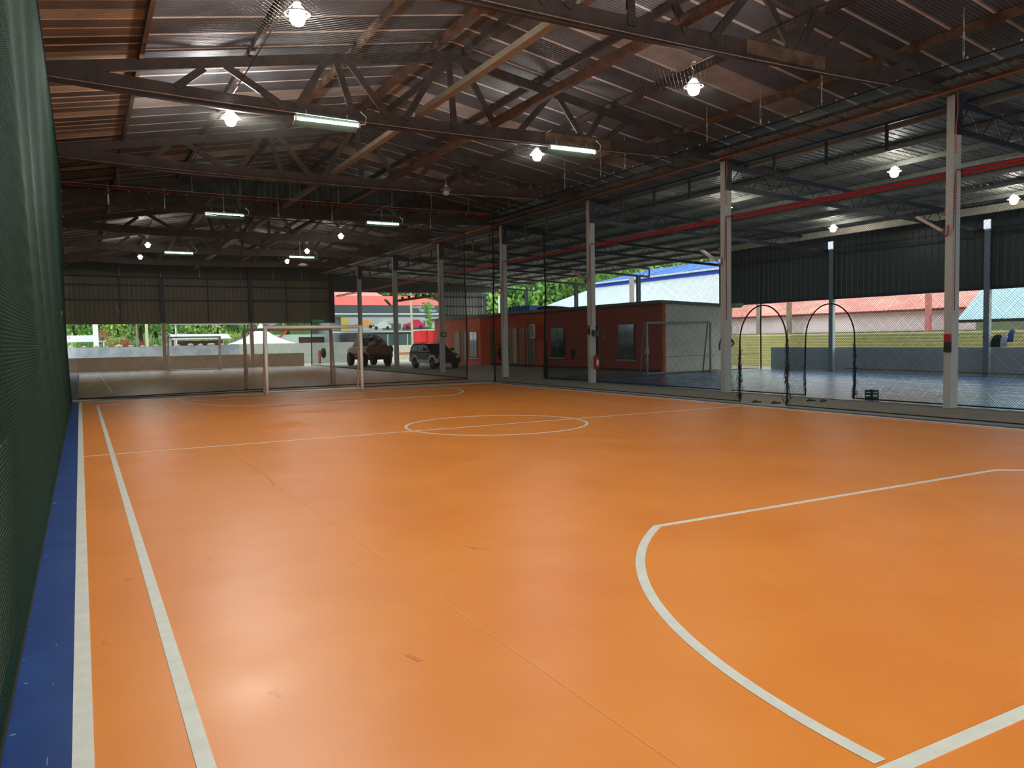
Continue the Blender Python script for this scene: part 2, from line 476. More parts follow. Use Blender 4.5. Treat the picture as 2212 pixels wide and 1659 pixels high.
# trusses
def make_truss():
    t = thing('roof_truss', '', 'truss', (7.1, 0, 6.0))
    Lp = [(-0.62, 6.12), (2.66, 5.965), (7.1, 5.965), (12.4, 6.07), (14.98, 6.17)]
    for a, c in zip(Lp[:-1], Lp[1:]):
        MB().beam((a[0]-0.02, 0, a[1]), (c[0]+0.02, 0, c[1]), 0.09, 0.30).build('bottom_chord', M['wood'], t)
    MB().beam((-0.62, 0, 6.11), (7.12, 0, 7.49), 0.08, 0.20).build('top_chord', M['wood'], t)
    MB().beam((7.08, 0, 7.49), (15.15, 0, 6.13), 0.08, 0.20).build('top_chord', M['wood'], t)
    webs = [((2.19, 6.50), (1.70, 6.10)), ((2.55, 6.60), (3.5, 6.05)), ((4.41, 6.95), (3.85, 6.03)), ((4.64, 6.98), (4.94, 6.03)), ((4.9, 7.0), (5.70, 6.02)),
            ((6.85, 7.32), (6.05, 6.03)), ((7.05, 7.4), (7.16, 5.97)), ((7.4, 7.35), (8.2, 6.03)), ((9.55, 6.98), (8.69, 6.04)), ((9.8, 6.94), (10.45, 6.10)),
            ((11.0, 6.80), (10.51, 6.08)), ((11.75, 6.66), (10.9, 6.07)), ((13.4, 6.35), (12.6, 6.1))]
    for k, (a, c) in enumerate(webs):
        MB().beam((a[0], -0.055, a[1]), (c[0], -0.055, c[1]), 0.05, 0.13).build('web_member', M['wood'], t)
    # splice plates and tail
    MB().box(9.4, 11.2, -0.085, -0.05, 5.93, 6.15).build('splice_plank', M['woodroof'], t)
    MB().box(0.3, 1.0, -0.075, -0.045, 6.0, 6.14).build('splice_plank', M['wood'], t)
    MB().beam((14.95, 0, 6.08), (17.0, 0, 5.80), 0.09, 0.22).build('chord_tail', M['wood'], t)
    return t
TL = ['nearest timber roof truss crossing just above the viewer', 'large timber truss in the upper right meeting the first white column',
      'timber truss carrying the two nearest tube lights', 'timber truss behind the two tube light one, meeting the third white column',
      'timber truss under the dark green gable sheeting with two tube lights', 'timber truss just beyond the green gable sheeting',
      'distant timber truss with the farthest tube lights', 'farthest timber truss near the end wall']
tr = make_truss()
trs = [tr]+[copy_tree(tr) for _ in YC[1:]]
for i, y in enumerate(YC):
    o = trs[i]
    for ch in list(o.children):
        if ch.name.startswith('splice_plank') and i not in (1, 2): bpy.data.objects.remove(ch)
    o.location = (7.1, y, 6.0); tag(o, TL[i], 'truss', 'timber roof trusses of the hall')

# gable infill above the truss at 27.7
mb = MB()
xs = np.arange(-0.4, 14.9, 0.05)
vs = []; fs = []
for i, x in enumerate(xs):
    a = 0.012 if (i // 2) % 2 else 0
    vs += [(x, 27.80+a, 6.0), (x, 27.80+a, RZ(x)-0.02)]
for i in range(len(xs)-1): fs.append((2*i, 2*i+2, 2*i+3, 2*i+1))
mb.add(vs, fs)
struct(mb.build('wall_gable', M['cladgreen'], loc=(0,0,0)))

# ------------------------------------------------------------------ end wall and left wall
def vclad(name, O, U, w, z0, z1, m, pitch=0.2, amp=0.025, nrm=(0,-1,0), kind=True, parent=None):
    mb = MB(); corr(mb, (O[0], O[1], z0), U, (0,0,1), w, z1-z0, pitch, amp, nrm, trap=True)
    o = mb.build(name, m, parent, loc=None if parent else (0,0,0))
    if kind and not parent: struct(o)
    return o
vclad('wall_back_upper', (-1.6, 52.05), (1,0,0), 16.6, 5.62, 6.3, M['cladgreen'], 0.1, 0.015)
mb = MB(); vs = []; fs = []
for i, x in enumerate(np.arange(-1.6, 15.0, 0.08)): vs += [(x, 52.1, 6.2), (x, 52.1+0.012*(i % 2), RZ(x))]
n = len(vs)//2
for i in range(n-1): fs.append((2*i, 2*i+2, 2*i+3, 2*i+1))
mb.add(vs, fs); struct(mb.build('wall_back_gable', M['cladgreen'], loc=(0,0,0)))
vclad('wall_back', (-1.6, 52.0), (1,0,0), 16.55, 2.88, 5.62, M['cladgrey'], 0.25, 0.03)
b = MB(); b.box(-1.6, 15.0, 51.86, 51.94, 2.80, 2.90); struct(b.build('trim_1', M['woodpale']))
for i, z in enumerate((4.22, 5.10, 5.62)): struct(MB().box(-1.6, 14.95, 51.88, 51.96, z-0.05, z+0.05).build('trim_%d' % (2+i), M['blacksteel']))
for i, x in enumerate((2.2, 7.1, 11.9)): struct(MB().box(x-0.03, x+0.03, 51.84, 51.9, 2.9, 6.2).build('trim_%d' % (5+i), M['blacksteel']))
for i, x in enumerate((4.47, 9.6)):
    t = thing('wall_column', ['blue topped column of the end wall, nearer the green net', 'blue topped column of the end wall, nearer the big opening'][i], 'column', (x, 51.75, 0), 'columns of the end wall')
    MB().box(x-0.11, x+0.11, 51.62, 51.84, 2.85, 6.4).build('upper_post', M['navy'], t)
    MB().box(x-0.11, x+0.11, 51.62, 51.84, 0.0, 2.85).build('lower_post', mat('tan_post_paint', (222,200,174), 0.6), t)
struct(MB().box(-1.6, 12.95, 52.0, 52.2, 0, 0.85).build('wall_back_low', mat('tan_render', (232,212,188), 0.8, var=0.05, scale=1)))
# dark corner edge and header above the yard opening
struct(MB().box(14.75, 15.05, 51.8, 52.1, 2.8, 6.3).build('trim_8', M['blacksteel']))
vclad('wall_back_header', (15.0, 52.0), (1,0,0), 12.4, 4.98, 6.4, M['cladgreen'], 0.2, 0.02)
struct(MB().box(15.0, 22.7, 51.85, 51.97, 4.88, 4.99).build('trim_9', mat('rust_red_beam', (130,40,34), 0.6)))
vclad('wall_back_right', (22.7, 52.0), (1,0,0), 3.6, 0.0, 4.98, M['cladlight'], 0.25, 0.035)
for i, z in enumerate((3.3, 3.95, 4.62)): struct(MB().box(22.7, 26.3, 51.85, 51.95, z-0.04, z+0.04).build('trim_%d' % (10+i), M['blacksteel']))
# left wall: behind the green net
vclad('wall_left', (-1.15, -8), (0,1,0), 60, 0, 6.4, M['cladgreen'], 0.2, 0.02, nrm=(1,0,0))
# ------------------------------------------------------------------ annex roof
AZ = lambda x: 6.08-0.0547*(x-14.6)
mb = MB(); V = Vector((27.5-14.2, 0, AZ(27.5)-AZ(14.2))); L = V.length; V.normalize()
corr(mb, (14.2, -8, AZ(14.2)), (0,1,0), V, 60.2, L, 0.20, 0.03, (0,0,1), trap=True)
struct(mb.build('ceiling_side', M['roofannex'], loc=(0,0,0)))
M['purlinpale'] = mat('pale_channel', (146,148,138), 0.5)
for i, x in enumerate(np.arange(15.7, 27.4, 1.42)):
    zt = AZ(x)-0.004
    mb = MB().box(x-0.03, x+0.03, -7.9, 52, zt-0.12, zt)
    tag(mb.build('steel_purlin', M['purlinpale']), '%s pale steel channel of the side roof counted from the white columns' % ORD[i], 'purlin', 'steel purlins under the side roof')
# joists
def make_joist():
    t = thing('lattice_joist', '', 'joist', (15.0, 0, 5.0))
    x0, x1 = 15.03, 27.3
    zt = lambda x: AZ(x)-0.185; zb = lambda x: AZ(x)-0.68+0.004*(x-15)
    MB().beam((x0, 0, zt(x0)), (x1, 0, zt(x1)), 0.08, 0.11).build('top_chord', M['navy'], t)
    MB().beam((x0, 0, zb(x0)), (x1, 0, zb(x1)), 0.08, 0.11).build('bottom_chord', M['navy'], t)
    mb = MB(); x = x0; k = 0; st = 0.42
    while x+st <= x1:
        a = (x, 0, zt(x) if k % 2 else zb(x)); c = (x+st, 0, zb(x+st) if k % 2 else zt(x+st))
        mb.rod(a, c, 0.014, 4); x += st; k += 1
    mb.build('lattice_rod', M['blacksteel'], t)
    MB().box(x1-0.03, x1+0.03, -0.03, 0.03, zb(x1), zt(x1)).build('end_post', M['navy'], t)
    return t
jo = make_joist()
for i, y in enumerate(YC):
    o = jo if i == 0 else copy_tree(jo)
    o.location = (15.0, y+0.02, 5.0)
    tag(o, 'navy lattice joist of the side roof springing from the %s white column' % (['unseen nearest', 'large foreground', 'second', 'extinguisher bearing', 'fourth', 'fifth', 'sixth', 'farthest'][i]), 'joist', 'lattice joists under the side roof')
# cream gutter channel
gt = thing('gutter_channel', 'long cream channel under the side roof above the green cladding', 'gutter', (25, 18, 5.1))
MB().box(24.96, 25.06, -7, 26.2, 5.17, 5.40).build('channel', mat('cream_channel', (214,208,180), 0.6), gt)
MB().box(24.90, 25.06, -7, 26.2, 5.40, 5.44).build('navy_lip', M['navy'], gt)

# ------------------------------------------------------------------ columns
def make_column():
    t = thing('steel_column', '', 'column', (XC, 0, 0))
    MB().box(XC, XC+0.015, -0.08, 0.07, 0, 6.02).build('front_flange', M['white'], t)
    MB().box(XC+0.015, XC+0.23, -0.08, 0.07, 0, 5.27).build('shaft', M['white'], t)
    MB().box(XC+0.015, XC+0.25, -0.09, 0.08, 5.27, 6.02).build('head', M['navy'], t)
    MB().tube([(XC+0.03, -0.10, 4.5), (XC+0.03, -0.115, 4.4), (XC+0.03, -0.115, 1.9)], 0.008).build('red_cable', M['redwire'], t)
    MB().tube([(XC+0.025, -0.12, 6.1), (XC+0.05, -0.12, 5.7), (XC+0.0, -0.115, 5.4), (XC+0.03, -0.112, 4.9)], 0.009).build('orange_cable', M['orangepipe'], t)
    return t
cl = make_column()
CL = ['nearest white steel column beyond the edge of view', 'tall white column nearest the viewer with red and black box', 'white steel column with a person standing behind it',
      'white steel column holding the red fire extinguisher', 'white steel column in front of the apple shaped sign', 'brownish white column in front of the dark offroad car',
      'white steel column beside the loaded pickup', 'farthest white column just behind the far goal post']
cols = []
for i, y in enumerate(YC):
    o = cl if i == 0 else copy_tree(cl)
    o.location = (XC, y, 0); tag(o, CL[i], 'column', 'white steel columns between the courts'); cols.append(o)
# outer columns
def make_outer():
    t = thing('outer_column', '', 'column', (26.2, 0, 0))
    MB().box(26.14, 26.17, -0.09, 0.09, 0, 4.80).build('face_plate', M['navy2'], t)
    MB().box(26.17, 26.32, -0.08, 0.08, 0, 2.85).build('lower_shaft', M['white'], t)
    MB().box(26.17, 26.32, -0.08, 0.08, 2.85, 4.80).build('upper_shaft', M['navy'], t)
    return t
oc = make_outer()
OL = ['outer column past the edge of the picture beside the blue court', 'outer column of the side roof hidden past the edge of view', 'outer blue grey column beside the hung laundry', 'outer blue grey column behind the second net arch',
      'outer column hidden behind the white end wall', 'outer navy column over the office roof near the blue roofed hall', 'outer navy column over the office roof behind the extinguisher column',
      'outer navy column beside the blue water tank', 'outer blue grey column at the corner of the zinc cladding']
for i, y in enumerate([3.1, 9.2, 15.1, 21.2, 27.3, 33.5, 39.5, 45.5, 51.6]):
    o = oc if i == 0 else copy_tree(oc)
    o.location = (26.2, y, 0); tag(o, OL[i], 'column', 'outer columns of the side roof')
    if 1 < i < 4:  # glowing boxes added to stand for daylight through gaps above these columns
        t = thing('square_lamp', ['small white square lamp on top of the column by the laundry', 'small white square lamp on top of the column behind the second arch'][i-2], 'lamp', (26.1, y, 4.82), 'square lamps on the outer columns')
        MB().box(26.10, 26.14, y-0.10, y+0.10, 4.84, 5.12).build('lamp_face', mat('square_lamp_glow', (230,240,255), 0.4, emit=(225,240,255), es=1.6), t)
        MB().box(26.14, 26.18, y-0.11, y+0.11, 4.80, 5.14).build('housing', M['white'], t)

# right wall
vclad('wall_right', (26.45, -8), (0,1,0), 35.6, 2.95, 5.40, M['cladgreen'], 0.25, 0.03, nrm=(-1,0,0))
struct(MB().box(26.36, 26.46, -8, 27.6, 2.86, 2.97).build('trim_13', M['navy']))
struct(MB().box(26.34, 26.42, -8, 27.6, 4.60, 4.72).build('trim_14', M['blacksteel']))
struct(MB().box(26.36, 26.42, -8, 27.6, 4.86, 4.90).build('trim_15', M['navy']))
struct(MB().box(26.35, 26.50, -8, 24.45, 0, 0.95).build('wall_right_low', mat('slate_blue_render', (172,182,182), 0.8, var=0.06, scale=1.5)))

# red pipes and cables ------------------------------------------------
rp = thing('red_pipe', 'pair of bright red pipes running level along the white columns', 'pipe', (14.9, 20, 4.5))
mb = MB(); mb.rod((15.11, -7, 4.60), (15.11, 51.5, 4.60), 0.028, 8); mb.build('upper_pipe', M['red'], rp)
mb = MB(); mb.rod((15.11, -7, 4.53), (15.11, 51.5, 4.53), 0.022, 8); mb.build('lower_pipe', M['red'], rp)
for i, y in enumerate(YC[1:5]):
    mb = MB(); mb.tube([(XC+0.28, y-0.115, 4.60), (XC+0.06, y-0.13, 4.60), (XC+0.0, y-0.13, 4.55), (XC-0.015, y-0.12, 4.40), (XC-0.015, y-0.10, 3.45)], 0.010)
    mb.build('down_cable', M['redwire'], rp)

# arm lamps on columns
def make_arm():
    t = thing('arm_lamp', '', 'lamp', (XC, 0, 3.4))
    d = Vector((-0.12, 0.42, 0.30)); p = Vector((XC-0.16, 0.04, 3.45))
    MB().beam(p, p+d, 0.16, 0.05).build('lamp_head', mat('milky_lamp_cover', (214,188,180), 0.4) if 'milk' not in M else M['milk'], t)
    MB().tube([(XC-0.01, 0.0, 3.55), (XC-0.03, 0.0, 3.38), (XC-0.09, 0.0, 3.33), (XC-0.15, 0.03, 3.42)], 0.014).build('curved_arm', M['red'], t)
    return t
M['milk'] = mat('milky_lamp_cover', (214,188,180), 0.4)
ar = make_arm()
AL = ['tilted pinkish arm lamp on the tall column nearest the viewer', 'tilted pinkish arm lamp on the column hiding the person', 'tilted pinkish arm lamp on the extinguisher column',
      'tilted arm lamp on the column in front of the apple shape', 'tilted arm lamp on the column in front of the offroad car', 'dark tilted arm lamp on the column beside the loaded pickup']
for i, y in enumerate(YC[1:7]):
    o = ar if i == 0 else copy_tree(ar)
    o.location = (XC, y, 3.4); tag(o, AL[i], 'lamp', 'arm lamps on the white columns')
# boxes on the columns
def colbox(y, label):
    t = thing('call_box', label, 'box', (XC-0.03, y, 1.1), 'red and black boxes on the columns')
    MB().box(XC-0.05, XC, y-0.09, y+0.04, 1.30, 1.45).build('red_top', M['red'], t)
    MB().box(XC-0.05, XC, y-0.09, y+0.04, 1.10, 1.30).build('dark_bottom', mat('dark_brown_box', (40,32,24), 0.6), t)
colbox(9.3, 'red and dark brown box on the tall column nearest the viewer')
t = thing('call_box', 'red and grey box halfway up the extinguisher column', 'box', (XC-0.03, 21.6, 1.6), 'red and black boxes on the columns')
MB().box(XC-0.05, XC, 21.5, 21.63, 1.80, 1.92).build('red_top', M['red'], t); MB().box(XC-0.05, XC, 21.5, 21.63, 1.62, 1.80).build('dark_bottom', M['black'], t)
tag(MB().box(XC+0.05, XC+0.25, 21.36, 21.5, 1.55, 1.75).build('switch_box', M['fixture']), 'grey switch box beside the red and grey box on the extinguisher column', 'box')
t = thing('switch_box', 'olive switch box on the column in front of the offroad car', 'box', (XC+.1, 33.7, 1.6))
MB().box(XC-0.02, XC+0.26, 33.66, 33.8, 1.66, 1.90).build('housing', mat('olive_box', (90,90,60), 0.6), t); MB().box(XC+0.02, XC+0.22, 33.645, 33.66, 1.70, 1.86).build('lid', M['doorpale'], t)
def extinguisher(loc, label, dark=False):
    x, y, z = loc
    t = thing('fire_extinguisher', label, 'extinguisher', loc, None)
    m = M['red'] if not dark else mat('dark_red_cylinder', (50,18,14), 0.5)
    MB().lathe([(0.0, 0), (0.085, 0.0), (0.09, 0.02), (0.09, 0.36), (0.07, 0.42), (0.03, 0.45), (0.0, 0.45)], loc, 16).build('cylinder', m, t, True)
    MB().box(x-0.05, x+0.05, y-0.02, y+0.02, z+0.45, z+0.47).build('lever', M['black'], t)
    MB().tube([(x+0.03, y-0.02, z+0.45), (x+0.11, y-0.04, z+0.42), (x+0.11, y-0.05, z+0.15)], 0.012).build('hose', M['black'], t)
    MB().box(x-0.05, x+0.03, y-0.095, y-0.088, z+0.12, z+0.3).build('label_plate', M['signwhite'] if not dark else M['maroon'], t)
extinguisher((XC+0.13, 21.36, 0.47), 'red fire extinguisher hung low on a white column')
extinguisher((21.37, 32.6, 0.5), 'dark fire extinguisher on the red wall between the two windows', True)

# ------------------------------------------------------------------ lamps
M['glassring'] = mat('clear_shade', (225,225,240), 0.2, alpha=0.45)
def make_bulb():
    t = thing('hanging_bulb', '', 'lamp', (0,0,0))
    MB().lathe([(0.0,-0.12),(0.04,-0.117),(0.075,-0.10),(0.10,-0.05),(0.108,0.01),(0.095,0.07),(0.05,0.11),(0.0,0.115)], (0,0,0), 20).build('globe', M['bulb'], t, True)
    MB().lathe([(0.04,0.11),(0.05,0.13),(0.05,0.19),(0.02,0.22)], (0,0,0), 14).build('socket', M['lampcap'], t, True)
    mb = MB(); n = 24
    mb.tube([(0.165*math.cos(2*math.pi*k/n), 0.165*math.sin(2*math.pi*k/n), 0.035) for k in range(n+1)], 0.012, 6, False)
    for k in range(4): mb.rod((0.05*math.cos(k*math.pi/2), 0.05*math.sin(k*math.pi/2), 0.15), (0.165*math.cos(k*math.pi/2), 0.165*math.sin(k*math.pi/2), 0.035), 0.006)
    mb.build('shade_ring', M['lampcap'], t)
    MB().tube([(0,0,0.2),(0.01,0,0.30),(-0.04,0,0.36),(-0.03,0,0.44),(0.03,0,0.46),(0.05,0,0.44)], 0.007).build('cable', M['white'], t)
    return t
bl = make_bulb(); first = True
def bulb(x, y, z, label, group, power=1.0, light=True, colr=(1.0, 0.985, 0.95)):
    global first
    o = bl if first else copy_tree(bl); first = False
    o.location = (x, y, z); tag(o, label, 'lamp', group)
    if y > 25: o.scale = (0.8, 0.8, 0.8)
    key = 'bulb_glow_%d' % round(power*100)
    if key not in M:
        M[key] = mat(key, (255,255,255) if power else (150,150,150), 0.3, emit=(255,251,243) if power else None, es=LAMP_W*power/(math.pi*0.11))
    for ch in o.children:
        if ch.name.startswith('globe'):
            ch.material_slots[0].link = 'OBJECT'; ch.material_slots[0].material = M[key]
G1 = 'bulbs over the orange court'; G2 = 'bulbs over the far court'; G3 = 'bulbs over the blue court'
bulb(2.70, 10.6, 5.80, 'brightest hanging bulb high above the orange court near the net wall', G1, 1.15)
bulb(2.72, 15.95, 5.80, 'hanging bulb just before the second tube light truss on the left slope', G1, 1.5)
bulb(9.54, 10.6, 5.80, 'hanging bulb on the right slope with a curled cable', G1, 0.22)
bulb(9.61, 16.05, 5.80, 'hanging bulb beside the right hand tube light', G1, 0.45)
bulb(2.70, 5.3, 5.80, 'bulb above the near half of the orange court, out of view', G1, 1.7)
bulb(2.70, 0.3, 5.80, 'bulb above the near end of the court, behind the viewer', G1, 1.6)
bulb(9.54, 5.3, 5.80, 'bulb over the near right quarter of the orange court', G1, 0.1)
bulb(9.57, 21.2, 5.85, 'unlit caged bulb hanging behind the truss of the third column', G1, 0.0)
bulb(9.50, 31.5, 5.80, 'distant bulb right of the far court lights, before the three low ones', G2, 0.6)
bulb(2.74, 37.2, 5.80, 'small distant bulb above its twin at the left end of the far court', G2, 0.6)
bulb(9.57, 37.2, 5.80, 'small distant bulb at the right end of the farthest tube light', G2, 0.6)
bulb(2.76, 42.3, 5.80, 'lowest distant bulb on the left of the far court', G2, 0.6)
bulb(9.76, 42.1, 5.80, 'lowest distant bulb beneath the farthest tube light', G2, 0.6)
bulb(18.0, 12.72, 5.49, 'bulb under the side roof between the two nearest white columns', G3, 0.2)
bulb(18.0, 18.49, 5.48, 'tiny bulb glare at the edge of the column hiding the person', G3, 0.2)
bulb(23.6, 19.05, 5.22, 'bulb beside the cream channel between the two nearest white columns', G3, 0.2)
bulb(23.6, 12.9, 5.22, 'bulb at the far right edge over the blue court', G3, 0.2)
# conduits carrying the bulbs
for i, x in enumerate((2.75, 9.60)):
    tag(MB().rod((x, -6, 6.235), (x, 51, 6.235), 0.012).build('lamp_conduit', M['wood']), ['thin dark conduit over the trusses feeding the bulbs near the net wall', 'thin dark conduit over the trusses feeding the bulbs on the right slope'][i], 'conduit', 'lamp conduits')

def tube_light(x, y, z, label, power=1.0):
    t = thing('tube_light', label, 'lamp', (x, y, z), 'tube lights under the trusses')
    MB().box(x-0.62, x+0.62, y-0.04, y+0.04, z+0.03, z+0.08).build('batten', M['fixture'], t)
    mb = MB(); mb.add([(x-0.63,y-0.02,z+0.02),(x+0.63,y-0.02,z+0.02),(x+0.63,y+0.16,z-0.09),(x-0.63,y+0.16,z-0.09),(x-0.63,y-0.02,z+0.03),(x+0.63,y-0.02,z+0.03),(x+0.63,y+0.165,z-0.08),(x-0.63,y+0.165,z-0.08)],
                     [(0,3,2,1),(4,5,6,7),(0,1,5,4),(1,2,6,5),(2,3,7,6),(3,0,4,7)])
    mb.build('reflector', M['fixture'], t)
    MB().rod((x-0.60, y-0.06, z), (x+0.60, y-0.06, z), 0.028, 10).build('glass_tube', M['tube'], t, True)
    for e in (-0.62, 0.62): MB().box(x+e-0.02, x+e+0.02, y-0.09, y-0.02, z-0.04, z+0.05).build('end_cap', M['white'], t)
    mb = MB()
    mb.tube([(x+0.62, y-0.05, z+0.01), (x+0.76, y-0.05, z+0.05), (x+0.78, y-0.05, z+0.18), (x+0.66, y-0.05, z+0.28)], 0.012)
    mb.build('power_cable', M['white'], t)
    mb = MB(); mb.rod((x-0.4, y, z+0.05), (x-0.4, y, z+0.2), 0.008); mb.rod((x+0.4, y, z+0.05), (x+0.4, y, z+0.2), 0.008)
    mb.build('hanger', M['galv'], t)
tube_light(4.40, 15.28, 5.77, 'nearest tube light under a truss, left of the court centre')
tube_light(10.07, 15.28, 5.80, 'tube light on the right slope beside a bulb')
tube_light(4.39, 27.58, 5.78, 'tube light left of centre under the green gable sheeting', 0.8)
tube_light(9.88, 27.58, 5.80, 'tube light right of centre under the green gable sheeting', 0.8)
tube_light(4.25, 39.9, 5.81, 'small distant tube light on the left over the far court', 0.8)
tube_light(9.97, 39.9, 5.81, 'small distant tube light hung from a long rod in the middle', 0.8)
tag(MB().rod((9.9, 39.9, 5.9), (9.9, 39.9, 7.2), 0.02).build('drop_rod', M['galv']), 'long pale drop rod above the middle distant tube light', 'rod')
tag(MB().lathe([(0.0,0),(0.2,0.0),(0.25,0.05),(0.12,0.12),(0.0,0.14)], (10.2, 40.6, 5.45), 16).build('round_speaker', M['white']), 'small pale round shade under the farthest tube light', 'speaker')

# ------------------------------------------------------------------ nets
def net_mesh(name, O, U, V, w, h, parent, m, pitch=0.045, r=0.0016, seg=0.55, hole=None, bulge=None, sides=3):
    O, U, V = np.array(O, float), np.array(U, float), np.array(V, float)
    Nn = np.cross(U, V); Nn /= np.linalg.norm(Nn)
    verts = []; faces = []; nv = 0
    for fam in (1, -1):
        c = -h if fam == 1 else 0.0
        end = w if fam == 1 else w+h
        while c < end:
            v0, v1 = (max(0, -c), min(h, w-c)) if fam == 1 else (max(0, c-w), min(h, c))
            if v1-v0 > 0.02:
                n = max(2, int((v1-v0)*1.414/seg)+1)
                if hole: n = max(n, int((v1-v0)/0.08))
                vv = np.linspace(v0, v1, n)
                uu = (c+vv) if fam == 1 else (c-vv)
                P = O+uu[:, None]*U+vv[:, None]*V
                if bulge is not None: P = P+bulge(uu, vv)[:, None]*Nn
                d = (U*fam+V)/np.linalg.norm(U*fam+V)
                a = np.cross(d, Nn)
                runs = []
                if hole:
                    ok = ~hole(uu, vv); s = None
                    for i in range(n):
                        if ok[i] and s is None: s = i
                        if (not ok[i] or i == n-1) and s is not None:
                            e = i if ok[i] else i-1
                            if e > s: runs.append((s, e+1))
                            s = None
                    # thin long clean runs
                else: runs = [(0, n)]
                for s, e in runs:
                    Q = P[s:e]
                    if hole and len(Q) > 6:
                        idx = sorted(set(list(range(0, len(Q), 6))+[len(Q)-1])); Q = Q[idx]
                    k = len(Q)
                    ring = []
                    for j in range(sides):
                        t = 2*math.pi*j/sides
                        ring.append(Q+(a*math.cos(t)+Nn*math.sin(t))*r)
                    verts.append(np.stack(ring, 1).reshape(-1, 3))
                    ii = np.arange(k-1)[:, None]; jj = np.arange(sides)[None, :]; j2 = (jj+1) % sides
                    f = np.stack([ii*sides+jj, ii*sides+j2, (ii+1)*sides+j2, (ii+1)*sides+jj], -1).reshape(-1, 4)+nv
                    faces.append(f); nv += k*sides
            c += pitch
    vt = np.concatenate(verts); ft = np.concatenate(faces)
    o0 = wloc(parent); vt = vt-np.array(o0)
    me = bpy.data.meshes.new(name)
    me.vertices.add(len(vt)); me.vertices.foreach_set('co', vt.astype(np.float32).ravel())
    me.loops.add(len(ft)*4); me.loops.foreach_set('vertex_index', ft.astype(np.int32).ravel())
    me.polygons.add(len(ft)); me.polygons.foreach_set('loop_start', np.arange(0, len(ft)*4, 4, dtype=np.int32))
    me.update(calc_edges=True)
    me.materials.append(m)
    o = bpy.data.objects.new(name, me); col.objects.link(o); o.parent = parent
    return o
clipme = None
def clips(parent, pts, s=0.022):
    global clipme
    if clipme is None:
        clipme = bpy.data.meshes.new('clip')
        mb = MB().lathe([(0,-1),(0.7,-0.7),(1,0),(0.7,0.7),(0,1)], (0,0,0), 8)
        clipme.from_pydata(mb.v, [], mb.f); clipme.materials.append(M['galv'])
    o0 = wloc(parent)
    for p in pts:
        o = bpy.data.objects.new('clip', clipme); col.objects.link(o); o.parent = parent
        o.location = Vector(p)-o0; k = s*random.uniform(0.6, 1.1); o.scale = (k, k, k)
def saggy(p0, p1, n, s):
    p0, p1 = Vector(p0), Vector(p1); out = []
    for i in range(n+1):
        t = i/n; p = p0.lerp(p1, t); p.z -= s*4*t*(1-t); out.append(p)
    return out

# right net (orange court)
nR = thing('safety_net', 'tall dark net along the right side of the orange court with an arched doorway', 'net', (12.85, 12, 0))
def arch_hole(u, v):   # u from y=-0.6
    y = u-0.6; cy = 12.17; hw = 0.66
    top = 1.35+0.78*np.sqrt(np.maximum(0, 1-((y-cy)/hw)**2))
    return (np.abs(y-cy) < hw) & (v < top)
bR = lambda u, v: 0.03*np.sin(u*1.1+0.6*v)*np.sin(v*0.5)
net_mesh('net_panel', (12.86, -0.6, 0.03), (0,1,0), (0,0,1), 25.2, 5.85, nR, M['net'], r=0.0023, hole=arch_hole, bulge=bR)
mb = MB()
for a, c in zip([-0.6]+YC[1:5], YC[1:5]+[24.65]):
    if c > 24.65: c = 24.65
    if a < c: mb.tube(saggy((12.86, a, 5.93), (12.86, c, 5.93), 8, 0.03), 0.014, 5)
mb.build('top_rope', M['rope'], nR)
MB().tube([(12.86, -0.6, 0.03), (12.86, 11.5, 0.03)], 0.012, 5).build('bottom_rope', M['rope'], nR)
MB().tube([(12.86, 12.85, 0.03), (12.86, 24.65, 0.03)], 0.012, 5).build('bottom_rope', M['rope'], nR)
def archpts(x, cy, hw, z1, z2, n=28, flare=0.0):
    pts = [(x, cy+hw+flare, 0.02), (x, cy+hw+0.02, 0.5)]
    for i in range(n+1):
        a = math.pi*i/n; pts.append((x, cy+hw*math.cos(a), z1+(z2-z1)*math.sin(a)))
    return pts+[(x, cy-hw-0.02, 0.5), (x, cy-hw-flare, 0.02)]
MB().tube(archpts(12.86, 12.17, 0.66, 1.35, 2.13), 0.017, 5).build('arch_rope', M['rope'], nR)
def tangle(parent, x, y, h, wdt, n=150, rr=0.0035):
    mb = MB()
    for i in range(n):
        z = random.uniform(0.02, h); k = (1-z/h)
        p = [(x+random.uniform(-.03, .03), y+random.gauss(0, wdt*0.6)*(0.2+k), z)]
        for j in range(3):
            q = p[-1]; p.append((q[0]+random.uniform(-.012, .012), q[1]+random.uniform(-.022, .022), max(0.01, q[2]+random.choice((-1, 1))*random.uniform(.04, .11))))
        mb.tube(p, rr, 3, False)
    mb.build('gathered_twine', M['net'], parent)
tangle(nR, 12.86, 12.83, 1.2, 0.06); tangle(nR, 12.86, 11.50, 1.5, 0.06)
clips(nR, [(12.86, y, 5.95) for y in np.arange(1.5, 24.5, 0.42)])
MB().tube([(12.86, 24.62, 0.0), (12.84, 24.64, 2.0), (12.88, 24.62, 4.0), (12.86, 24.65, 5.95)], 0.028, 6).build('corner_rope', M['rope'], nR)
tangle(nR, 12.86, 24.63, 1.3, 0.03, 60, 0.004)
